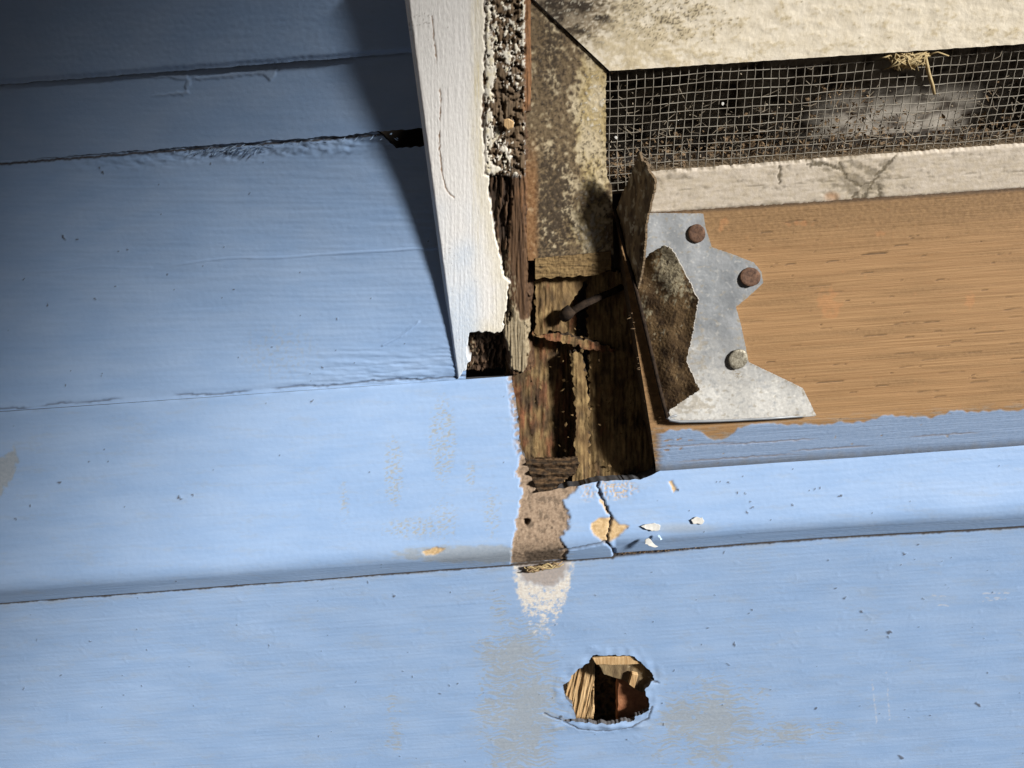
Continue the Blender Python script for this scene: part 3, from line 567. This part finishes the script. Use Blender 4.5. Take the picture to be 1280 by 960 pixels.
# ------------------------------------------------------------------ wire mesh, each wire a part
YM = 4.2; PIT = 3.42
x0 = ony(752, 150, YM)[0]; zlo = ony(880, 230, YM)[2]; zhi = ony(880, 60, YM)[2]
x1 = 262.0
wm = empty('wire_mesh', (x0, YM, zlo), 'fine square wire mesh stretched behind the cream vent frame', 'wire mesh')
nxw = int((x1-x0)/PIT); nzw = int((zhi-zlo)/PIT)
def sag(x, z): return np.array([.8*noise(x/40, z/40, 601)+.3*noise(x/9, z/9, 603), 1.6*noise(x/60, z/30, 602), .7*noise(x/35, z/35, 604)+.3*noise(x/9, z/9, 605)])
def bow(x): return 2.2*math.sin((x-x0)/55)*.4
for i in range(nxw+1):
    x = x0+i*PIT; zs = np.linspace(zlo, zhi, 16)
    tube('wire', [np.array([x, YM+(.22 if (k+i) % 2 else -.22), z])+sag(x, z) for k, z in enumerate(zs)], .19, m_wire, wm, 5)
for j in range(nzw+1):
    z = zlo+j*PIT; xs_ = np.linspace(x0-2, x1, 70)
    tube('wire', [np.array([x, YM+(.22 if (k+j) % 2 else -.22), z])+sag(x, z) for k, x in enumerate(xs_)], .19, m_wire, wm, 5)
# duct behind the mesh
du = empty('vent_duct', (150, 60, zlo-8), 'dim grey boarded duct seen through the wire mesh', 'duct')
P = bil((38, 56, zhi+20), (290, 56, zhi+20), (38, 56, zlo-16), (290, 56, zlo-16), 1.4)
qx, qy = proj(P)
patch('back_panel', P, m_grey, du, .6*fbm(qx/20, qy/20, 3, 611), dict(dark=ss(.0, .5, fbm(qx/30, qy/16, 4, 612)+.15)), None, 4)
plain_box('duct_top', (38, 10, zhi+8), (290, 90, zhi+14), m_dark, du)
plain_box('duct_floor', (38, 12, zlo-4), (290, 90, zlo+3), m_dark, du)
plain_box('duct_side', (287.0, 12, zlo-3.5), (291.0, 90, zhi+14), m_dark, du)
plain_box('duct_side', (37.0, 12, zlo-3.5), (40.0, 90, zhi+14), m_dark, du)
# litter caught behind the wires
V = []; Fs = []
def flake(c, sz, asp=1.0):
    a = np.array([rnd.gauss(0, 1) for _ in range(3)]); a /= np.linalg.norm(a); b = np.cross(a, np.array([rnd.gauss(0, 1) for _ in range(3)])); b /= np.linalg.norm(b)+1e-6
    n = np.cross(a, b); i = len(V); a = a*sz; b = b*sz*asp
    V.extend([c-a, c-b*.9+n*sz*.2, c+a*.9, c+b]); Fs.append((i, i+1, i+2, i+3))
for _ in range(2600):
    x = rnd.uniform(42, 262); dens = .5+.5*float(noise(x/22, 3.1, 650))+.35*math.exp(-((x-120)/25)**2)
    hgt = 4+16*max(0, dens)
    z = zlo+4+abs(rnd.gauss(0, .5))*hgt
    flake(np.array([x, rnd.uniform(6, 24), z]), rnd.uniform(.5, 1.9), rnd.uniform(.12, .8))
for _ in range(330):
    x = rnd.gauss(152, 12); flake(np.array([x, rnd.uniform(5, 11), zlo+rnd.uniform(6, 34)-(x-150)*.3]), rnd.uniform(.5, 1.8), rnd.uniform(.08, .5))
for _ in range(240):
    flake(np.array([rnd.uniform(44, 262), rnd.uniform(4.5, 8), rnd.uniform(zlo, zhi)]), rnd.uniform(.2, .9), rnd.uniform(.1, .6))
V = [np.asarray(v) for v in V]; org = sum(V)/len(V)
o = link('leaf_litter', mesh_np('leaf_litter', V, Fs, None, org, False), m_litter, None, org); tag(o, 'brown leaf and dust litter heaped behind the wire mesh', 'leaf litter', kind='stuff')
V = []; Fs = []
for _ in range(420):                                     # dusty web strands clinging to the wires
    x = rnd.uniform(48, 255); z = zlo+4+abs(rnd.gauss(0, .45))*(zhi-zlo)*.8; y_ = YM+rnd.uniform(-.5, 2)
    a = np.array([x, y_, z]); L = rnd.uniform(2, 9); an = rnd.uniform(0, 6.28); e = np.array([math.cos(an)*L, rnd.uniform(-.6, .6), math.sin(an)*L*.7]); wv = np.array([-math.sin(an), 0, math.cos(an)])*rnd.uniform(.05, .16)
    mid = a+e*.5+np.array([rnd.uniform(-1, 1), 0, rnd.uniform(-1.4, .3)])
    i = len(V); V += [a-wv, a+wv, mid+wv, mid-wv, a+e+wv*.5, a+e-wv*.5]; Fs += [(i, i+1, i+2, i+3), (i+3, i+2, i+4, i+5)]
for _ in range(900):
    x = rnd.uniform(46, 260); z = zlo+3+abs(rnd.gauss(0, .3))*(zhi-zlo); flake(np.array([x, YM+rnd.uniform(-.4, 1.2), z]), rnd.uniform(.15, .6), rnd.uniform(.3, 1))
V = [np.asarray(v) for v in V]; org = sum(V)/len(V)
o = link('cobweb', mesh_np('cobweb', V, Fs, None, org, False), mat('web_dust', ((.16, .13, .09), (.34, .29, .22)), rough=.9), None, org); tag(o, 'dusty cobweb strands and grime clinging to the wire mesh', 'cobweb', kind='stuff')
# straw tuft, one stem hanging
st_ = empty('straw_tuft', ony(1140, 66, 5), 'tuft of dry straw poking out under the top of the vent frame', 'straw')
for k in range(95):
    a = ony(rnd.uniform(1106, 1164), 66+rnd.uniform(-5, 6), rnd.uniform(2.2, 3.6)); t = rnd.uniform(0, 1)
    b = ony(1130+rnd.gauss(0, 10), 80+rnd.uniform(-9, 9), rnd.uniform(1.8, 3.6)); m_ = (a+b)/2+np.array([rnd.uniform(-2, 2), -1.2, rnd.uniform(-1, 1)])
    tube('straw', [a, m_, b], [.3, .38, .15], m_straw, st_, 4)
tube('straw', [ony(1156, 70, 2.4), ony(1161, 92, 2.2), ony(1166, 108, 2.0), ony(1168, 118, 2.2)], [.75, .7, .65, .5], m_straw, st_, 6)
tube('straw', [ony(1162, 68, 2.4), ony(1172, 65, 2.2), ony(1186, 70, 2.6)], [.4, .35, .25], m_straw, st_, 5)
# pale bits stuck in the mesh
for (a, b, lab) in [(903, 130, 'tiny bright white fleck caught in the wire mesh'), (770, 172, 'tiny pinkish crumb caught low beside the mouldy upright'), (1085, 212, None)]:
    if not lab: continue
    c = ony(a, b, 3.2); o = polyplate('crumb', [c+np.array([math.cos(t)*.8*rnd.uniform(.6, 1.2), 0, math.sin(t)*.8*rnd.uniform(.6, 1.2)]) for t in np.linspace(0, 5.6, 7)], (0, -1, .2), .6, m_chip, None, .15); tag(o, lab, 'crumb')

# ------------------------------------------------------------------ bare timber (ledger) right
pf = onB(830, 592); YF = pf[1]-1.5
zf0 = pf[2]-4.5
arr = ony(830, 540, YF); zf1 = arr[2]                  # arris between the blue rounded front and the bare face
bkp = ony(880, 258, 3.0)
prof = []
R = 13.0
face = np.array([bkp[1]-YF, bkp[2]-zf1]); Lf = np.linalg.norm(face); face /= Lf
nf = np.array([-face[1], face[0]])
for t in np.linspace(Lf, 0, 230): prof.append((YF+face[0]*t, zf1+face[1]*t))
H = zf1-zf0
for t in np.linspace(0, 1, 60)[1:]:
    d = H*t; s_ = max(0, d-(H-R)); prof.append((YF+ (R-math.sqrt(max(0, R*R-s_*s_)))*1.0, zf1-d))
prof = np.array(prof)
fold_top, fold_bot = (766, 258), (824, 600)
xsr = np.linspace(0, 1, 470)
P = np.zeros((len(prof), len(xsr), 3)); P[..., 1:] = prof[:, None, :]
# left end follows the slanting cut of the timber
zc = prof[:, 1]
zt_, zb_ = prof[0, 1], prof[-1, 1]
xe0 = onp(769, 262, (0, bkp[1], bkp[2]), np.array([0, -1., 0]))[0]; xe1 = ony(823, 590, YF)[0]
xleft = xe0+(xe1-xe0)*(zt_-zc)/(zt_-zb_)
P[..., 0] = xleft[:, None]+(290-xleft[:, None])*xsr[None]
px, py = proj(P); xx, zz = P[..., 0], P[..., 2]
fr = np.linspace(0, 1, len(prof))[:, None]
rowf = np.arange(len(prof))[:, None]+0*px
bluel = 541-.0665*(px-830)+5*noise(px/40, 1.5, 701)+2*noise(px/7, 2.5, 702)+10*blob(px, py, 900, 545, 26, 20)-8*ss(860, 845, px)*0
bluem = ss(-1.0, 1.0, py-bluel)*ss(818, 830, px+4*noise(py/4, 1, 5))
bluem *= 1-.9*ss(.42, .55, fbm(px/14, py/6, 3, 703)+.42*blob(px, py, 850, 556, 36, 12)-.12)
dirtb = ss(576, 590, py+.066*(px-830)+3*noise(px/12, 1, 7))*.55
grn = fbm(xx/22, zz/1.1, 4, 710); grn2 = fbm(xx/60, zz/4, 3, 711)
chk = np.zeros(px.shape); rc = random.Random(21)
cl = [(1027, 357, 26), (1033, 410, 12), (995, 432, 12), (1138, 458, 22), (1190, 465, 26), (1160, 489, 22), (1104, 482, 16), (1067, 490, 8), (1240, 415, 36), (1280, 395, 30), (1220, 440, 16), (1130, 404, 20), (1100, 316, 30), (1040, 477, 30), (1000, 508, 22), (1275, 448, 20), (1255, 317, 14), (1180, 432, 14), (990, 330, 14), (1050, 455, 14), (1165, 402, 16), (1000, 276, 30), (960, 290, 14)]
cl += [(rc.uniform(900, 1290), rc.uniform(290, 525), 3+28*rc.random()**3) for _ in range(70)]
for (a, b, L) in cl:
    s_ = (np.abs(px-a) < L) & (np.abs(py-b) < 8); al = .35+.65*rc.random()
    if s_.any():
        tt_ = (px[s_]-a)/(L*.75); dy = py[s_]-b+.066*(px[s_]-a)-1.2*tt_**2
        chk[s_] = np.maximum(chk[s_], al*(1-ss(.3, 1.0, np.abs(dy)/np.clip(.85-.45*(tt_+.3), .3, 2)))*ss(1, .7, np.abs(tt_)))
for (a, b, L) in [(870, 556, 60), (960, 552, 70), (920, 572, 90), (1180, 543, 50), (1040, 560, 60)]:
    s_ = np.abs(px-a) < L
    chk[s_] = np.maximum(chk[s_], (1-ss(.3, 1.2, np.abs(py[s_]-b+.066*(px[s_]-a)+noise(px[s_]/9, 1, 3))))*.7*ss(L, L*.5, np.abs(px[s_]-a)))
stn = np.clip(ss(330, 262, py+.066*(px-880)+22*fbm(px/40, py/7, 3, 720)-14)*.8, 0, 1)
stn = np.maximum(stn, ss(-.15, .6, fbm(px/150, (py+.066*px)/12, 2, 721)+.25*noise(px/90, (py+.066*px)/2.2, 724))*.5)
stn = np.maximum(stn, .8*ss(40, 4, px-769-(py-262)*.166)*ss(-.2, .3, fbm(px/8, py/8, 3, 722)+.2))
stn = np.maximum(stn, .45*ss(.15, .5, fbm(px/120, (py+.066*px)/1.5, 2, 726)))
red = ss(.0, .5, .6*noise(px/7, py/7, 730)-.3+.9*np.maximum.reduce([blob(px, py, 1036, 380, 20, 26), blob(px, py, 1213, 376, 10, 14), .8*blob(px, py, 1000, 279, 30, 5), .8*blob(px, py, 1100, 292, 12, 6), .8*blob(px, py, 905, 282, 10, 14)]))*.24
chk *= .8
hL = .07*grn+.12*grn2-.5*chk+.18*bluem-.15*stn*noise(px/5, py/2, 3)
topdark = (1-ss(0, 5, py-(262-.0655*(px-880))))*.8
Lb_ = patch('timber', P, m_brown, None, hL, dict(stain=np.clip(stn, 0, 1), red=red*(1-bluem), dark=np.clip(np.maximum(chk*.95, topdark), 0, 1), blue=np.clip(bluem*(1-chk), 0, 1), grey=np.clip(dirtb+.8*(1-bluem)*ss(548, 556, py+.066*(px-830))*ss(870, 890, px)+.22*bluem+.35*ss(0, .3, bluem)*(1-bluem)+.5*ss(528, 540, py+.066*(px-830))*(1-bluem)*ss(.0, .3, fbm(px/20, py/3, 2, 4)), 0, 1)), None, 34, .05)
tag(Lb_, 'bare brown timber with dark checks and a strip of blue paint below', 'timber')
# torn fibres at its cut end
V = []; Fs = []
for _ in range(40):
    t = rnd.uniform(.35, 1); p = 769+(823-769)*t; q = 262+(590-262)*t
    a = ony(p+rnd.uniform(-1, 5), q+rnd.uniform(-4, 4), prof[min(len(prof)-1, int(t*250)), 0]-.3); e = np.array([-rnd.uniform(.5, 2.6), rnd.uniform(-1, .8), rnd.uniform(-.6, .5)])
    i = len(V); wv = np.array([0, .05, rnd.uniform(.15, .4)]); V += [a-wv, a+wv, a+e]; Fs.append((i, i+1, i+2))
org = sum(V)/len(V); o = link('frayed_fibres', mesh_np('frayed_fibres', V, Fs, None, org, False), m_litter, Lb_, org); o['kind'] = 'stuff'

# ------------------------------------------------------------------ rotted cavity
def cav_y(p, q): return np.interp(q, [320, 620], [15., -9.])
def cpatch(name, a, b, y_off, bow_, seed, label, red=.3, tan=.3, blk=.3, cat='plank', along=False):
    P = bil(*[ony(x, y, float(cav_y(x, y))+y_off) for x, y in a], .5)
    px, py = proj(P); n1 = fbm(px/26, (py-.18*px)/3, 4, seed) if along else fbm(px/4, py/26, 4, seed); n2 = fbm(px/9, py/34, 4, seed+3); n1 = .6*n1+.7*fbm(px/2.2, py/60, 3, seed+4); uu = np.linspace(-1, 1, P.shape[1])[None, :]
    h = bow_*(1-uu**2)+.7*n1+1.1*n2
    kp = -sdpoly(px+3*noise(px/6, py/6, seed+5), py+3*noise(px/6, py/6, seed+6), b)
    o = patch(name, P, m_rot, None, h, dict(red=ss(-.1, .35, n2+red-.3), tan=ss(-.1, .4, n1*.6+fbm(px/20, py/24, 3, seed+8)+tan-.3), black=.85*ss(-.25, .5, fbm(px/16, py/30, 4, seed+9)+.3*fbm(px/3, py/30, 2, seed+10)+blk-.3)), None, 6, 0, dist=kp)
    tag(o, label, cat); return o
cpatch('rotten_plank', [(630, 330), (730, 330), (630, 640), (730, 640)], [(632, 335), (722, 335), (718, 480), (716, 640), (632, 640)], 2, 1, 801, 'reddish dark rotten plank beside the notch in the sill', .35, .15, .38)
cpatch('rotten_plank', [(722, 330), (835, 330), (722, 640), (835, 640)], [(732, 338), (830, 338), (832, 640), (730, 640), (736, 480)], -2, 3, 831, 'olive brown mouldy plank beside the cut end of the timber', .0, .45, .2)
cpatch('wood_strip', [(705, 430), (745, 430), (705, 640), (745, 640)], [(712, 440), (728, 436), (736, 500), (738, 640), (714, 640), (720, 520)], -5, 2, 851, 'narrow tan strip of wood between the two rotten planks', 0, .4, .1, 'wood strip')
cpatch('tan_splint', [(660, 335), (735, 335), (660, 425), (735, 425)], [(668, 340), (742, 340), (712, 378), (706, 395), (708, 416), (690, 412), (670, 420)], -5, 1.5, 861, 'smooth tan splint of wood below the short brown block', .0, .2, .08, 'splint')
cpatch('fibrous_splinter', [(655, 395), (800, 395), (655, 460), (800, 460)], [(666, 412), (700, 417), (748, 428), (778, 440), (740, 437), (700, 427), (668, 421)], -5, .6, 871, 'thin reddish splinter lying across the rotten planks', .5, .1, .15, 'splinter', True)
# layered dark chunk at the foot of the cavity
# bent nail
bn = empty('bent_nail', ony(712, 392, 6), 'thick bent iron nail lodged under the short brown block', 'nail')
tube('shank', [ony(778, 359, 7), ony(765, 365, 5), ony(748, 372, 3), ony(731, 380, 1), ony(719, 387, 0), ony(711, 393, 1), ony(705, 399, 4)], [1.5, 1.6, 1.7, 1.7, 1.8, 1.9, 1.5], m_iron, bn, 8, .15)
tube('head', [ony(715, 386, -1.5), ony(709, 392, -2), ony(704, 398, -1)], [2.3, 3.0, 2.2], m_iron, bn, 8, .2)
# crumbs in the cavity
V = []; Fs = []
for _ in range(150):
    p = rnd.uniform(652, 808); q = rnd.uniform(405, 606)
    if p < 652+(q-470)*.14: continue
    flake(ony(p, q, float(cav_y(p, q))-rnd.uniform(3, 6)), rnd.uniform(.3, 1.5), rnd.uniform(.15, .8))
org = sum(V)/len(V); o = link('rot_crumbs', mesh_np('rot_crumbs', V, Fs, None, org, False), m_rot, None, org); tag(o, 'crumbs of rotten wood scattered in the cavity', 'crumbs', kind='stuff')

# ------------------------------------------------------------------ joist hanger
face3 = np.array([0, face[0], face[1]]); nl = np.array([0, -face[1], face[0]]); nl = nl if nl@(C0) > 0 else -nl
pb = np.array([0, YF, zf1])+nl*.5
def onl(p, q, off=0): return onp(p, q, pb+nl*off, nl)
jh = empty('joist_hanger', onl(835, 522), 'torn galvanised steel joist hanger nailed to the bare timber', 'joist hanger')
flp = [(790, 266), (879, 267), (882, 285), (890, 309), (916, 318), (942, 328), (952, 340), (954, 354), (940, 367), (920, 384), (926, 405), (936, 453), (968, 468), (1003, 485), (1011, 502), (1018, 518), (960, 522), (900, 525), (848, 526), (838, 523), (826, 480), (808, 400), (790, 330)]
fl_ = sheet('flange', flp, pb+nl*1.6, nl, m_zinc, lambda a, b: 1.4*ss(480, 526, b)+.8*ss(900, 1018, a)*ss(430, 500, b)+.4*noise(a/40, b/40, 5)+.05*fbm(a/4, b/4, 3, 6),
    lambda a, b, d: dict(white=np.clip(ss(400, 500, b+40*fbm(a/20, b/20, 3, 7))*.85*ss(-.7, .3, fbm(a/9, b/6, 3, 8)+.25)+.35*ss(.3, .5, fbm(a/6, b/6, 2, 9)), 0, 1),  # lower flange painted whiter, as the light falls on it
        dirt=np.clip(.8*ss(9, 1, np.minimum(sdline(a, b, [(918, 462), (924, 470)]), 99))*ss(0, .3, noise(a/2, b/2, 4))+.55*ss(.2, .5, fbm(a/9, b/6, 4, 10)+.5*blob(a, b, 860, 505, 50, 16)+.3*blob(a, b, 870, 440, 20, 60))+.6*ss(-5, -1, d)*ss(0, .3, noise(a/4, b/4, 44)), 0, 1)), 1.1, .25, jh)
# bright rolled lower edge
tube('rolled_edge', [onl(p, q, o_) for p, q, o_ in [(846, 519, 3.5), (838, 521, 2.4), (834, 522.5, 3.0), (838, 525, 3.4), (850, 527, 3.6), (900, 526, 3.4), (960, 523, 3.2), (1018, 519, 3.2)]], [.5, .7, .8, .8, .7, .6, .6, .5], m_zinc, jh, 7)
ch_poly = [(655, 574), (670, 571), (700, 572), (722, 570), (724, 580), (719, 592), (706, 600), (694, 611), (673, 615), (664, 596)]
o = sheet('charred_chunk', ch_poly, ony(690, 595, -21), np.array([0, -.8, .6]), m_rot, lambda a, b: 2.0*np.sin((b+.04*a)*.52+1.2*noise(a/25, 1, 3))+1.2*fbm(a/9, b/3, 3, 88), lambda a, b, d: dict(red=.3+0*a, tan=0*a, black=.55+.45*ss(-.3, .3, fbm(a/12, b/4, 3, 89))), 7, 1.2)
tag(o, 'black layered chunk of rotten wood at the foot of the cavity', 'rotten wood')
# side plate: stands out of the face along the fold and leans over to the right
f0, f1 = onl(769, 265, .5), onl(834, 522, 2.2)
fd = (f1-f0)/np.linalg.norm(f1-f0); lean = math.radians(58)
right = np.cross(fd, nl); right = right if right[0] > 0 else -right
sd = nl*math.cos(lean)+right*math.sin(lean); sn = np.cross(fd, sd); sn = sn if sn@(C0-f0) > 0 else -sn
ppl = [(797, 345), (803, 325), (818, 313), (832, 306), (840, 310), (852, 333), (873, 376), (866, 415), (858, 453), (866, 470), (875, 487), (855, 500), (838, 512), (832, 521), (826, 500), (812, 440), (800, 392), (792, 362)]
sheet('side_plate', ppl, f1, sn, m_rusty, lambda a, b: .5*noise(a/25, b/25, 61)+.12*fbm(a/3, b/3, 3, 62)+1.2*ss(330, 306, b),
    lambda a, b, d: dict(cream=ss(.05, .3, fbm(a/6+b/20, b/9, 3, 63)*.8+.85*blob(a, b, 838, 335, 26, 50)+.3*blob(a, b, 862, 372, 14, 30)+.45*blob(a, b, 806, 395, 12, 40)-.25), dark=.75*ss(.0, .35, fbm(a/9, b/12, 4, 64)-.05)), 1.0, .9, jh)
lean2 = math.radians(30); sd2 = nl*math.cos(lean2)+right*math.sin(lean2); sn2 = np.cross(fd, sd2); sn2 = sn2 if sn2@(C0-f0) > 0 else -sn2
psh = [(770, 265), (776, 245), (784, 227), (793, 205), (800, 188), (803, 200), (808, 204), (810, 214), (818, 224), (817, 238), (811, 262), (806, 285), (805, 310), (804, 328), (800, 345), (797, 362), (790, 345), (780, 305)]
sheet('torn_tab', psh, f0, sn2, m_shard, lambda a, b: .8*noise(a/14, b/30, 66)+.25*fbm(a/3, b/9, 3, 67),
    lambda a, b, d: dict(cream=.7*ss(.15, .4, fbm(a/5, b/14, 3, 68)), dark=.8*ss(.05, .35, fbm(a/4, b/22, 4, 69))), 1.2, .6, jh)
tube('fold_edge', [onl(p, q, o_) for p, q, o_ in [(768, 262, 1.5), (780, 306, 1.6), (795, 362, 2.0), (812, 432, 2.2), (826, 492, 2.6), (834, 522, 3.0)]], [.8, .9, .9, .9, .9, .9], m_iron, jh, 7, .06)

def nail(p, q, r_, mt, label, off=2.6, tilt=(0, 0)):
    c = onl(p, q, off); bm = bmesh.new(); rr = random.Random(int(p))
    n = nl+np.array([tilt[0], 0, tilt[1]]); n /= np.linalg.norm(n); a = np.cross(n, [0, 0, 1.]); a /= np.linalg.norm(a); b = np.cross(n, a)
    rings = []; K = 28; wob = [1+rr.uniform(-.025, .025)+.05*math.sin(2*math.pi*_/28*2+p) for _ in range(K)]
    for (rad, hgt) in [(r_*.5, -3.0), (r_*.5, -.7), (r_*.97, -.6), (r_*1.0, -.25), (r_*.93, .05), (r_*.7, .16), (r_*.35, .02)]:
        rings.append([bm.verts.new(Vector((a*math.cos(2*math.pi*k/K)+b*math.sin(2*math.pi*k/K))*rad*wob[k]*S + n*hgt*S*(1+rr.uniform(-.12, .12)))) for k in range(K)])
    for A_, B_ in zip(rings[:-1], rings[1:]):
        for k in range(K): bm.faces.new((A_[k], A_[(k+1) % K], B_[(k+1) % K], B_[k]))
    bm.faces.new(rings[-1]); bm.faces.new(rings[0][::-1]); bmesh.ops.recalc_face_normals(bm, faces=bm.faces[:])
    for f in bm.faces: f.smooth = True
    me = bpy.data.meshes.new('nail'); bm.to_mesh(me); bm.free()
    o = link('nail', me, mt, None, c); tag(o, label, 'nail', 'nails holding the joist hanger')
nail(871, 292, 3.9, m_nail, 'rusty nail head in the top corner of the joist hanger')
nail(938, 346, 4.4, m_nail, 'rusty nail head in the pointed middle tab of the joist hanger', 2.6, (0, .25))
nail(923, 449, 4.5, m_nailz, 'grey round nail head low on the joist hanger flange', 3.0)

# ------------------------------------------------------------------ loose bits on the sill
def chipo(poly, m, label, off=.8, n=None):
    pts_ = [onp(a, b, PB+NB*off, NB) for a, b in poly]
    pts_ = [p_+np.array([rnd.uniform(-.6, .6), 0, rnd.uniform(-.5, .5)]) for p_ in pts_]; o = polyplate('paint_flake', pts_, NB+np.array([rnd.uniform(-.2, .2), 0, rnd.uniform(-.2, .2)]), .5, m, None, .12, .35, .9); tag(o, label, 'paint flake')
chipo([(802, 657), (808, 654), (818, 653), (827, 657), (824, 662), (814, 663), (806, 660)], m_chip, 'larger white paint flake on the sill right of the split')
chipo([(805, 674), (810, 673), (816, 679), (823, 682), (816, 684), (807, 680)], m_chip, 'white paint flake lying by the crack under the sill edge', 1.5)
chipo([(864, 650), (868, 646), (876, 647), (881, 651), (876, 655), (867, 654)], m_chip, 'small white paint flake alone on the sill')
chipo([(820, 670), (823, 669), (828, 673), (826, 676)], m_chipb, 'tiny pale blue paint flake beside the white flakes', 1.2)
# fibrous wad in the crevice under the bare patch
V = []; Fs = []
wd_ = empty('fibre_wad', ony(685, 708, YA-2), 'twisted wad of brown fibres in the crevice under the bare patch', 'fibres')
for k in range(7):
    pts_ = [ony(p, 712-.16*(p-660)*(p > 668)+3*math.sin(p*.21+k)+rnd.uniform(-1.2, 1.2), YA-1.5-rnd.uniform(0, 1.6)) for p in np.linspace(655+k, 705-2*k, 9)]
    tube('strand', pts_, [.3, .5, .6, .5, .6, .5, .5, .4, .2], m_litter if k % 2 else m_straw, wd_, 5, .2)
# debris along the open crack to the right
V = []; Fs = []
for _ in range(260):
    p = 770+abs(rnd.gauss(0, 60)); q = 691-.075*(p-770)+rnd.uniform(-2, 3)
    flake(ony(p, q, YA-.6), rnd.uniform(.2, .7), rnd.uniform(.3, 1))
org = sum(V)/len(V); o = link('crack_crumbs', mesh_np('crack_crumbs', V, Fs, None, org, False), m_litter, None, org); tag(o, 'dark crumbs along the open crack under the sill edge', 'crumbs', kind='stuff')
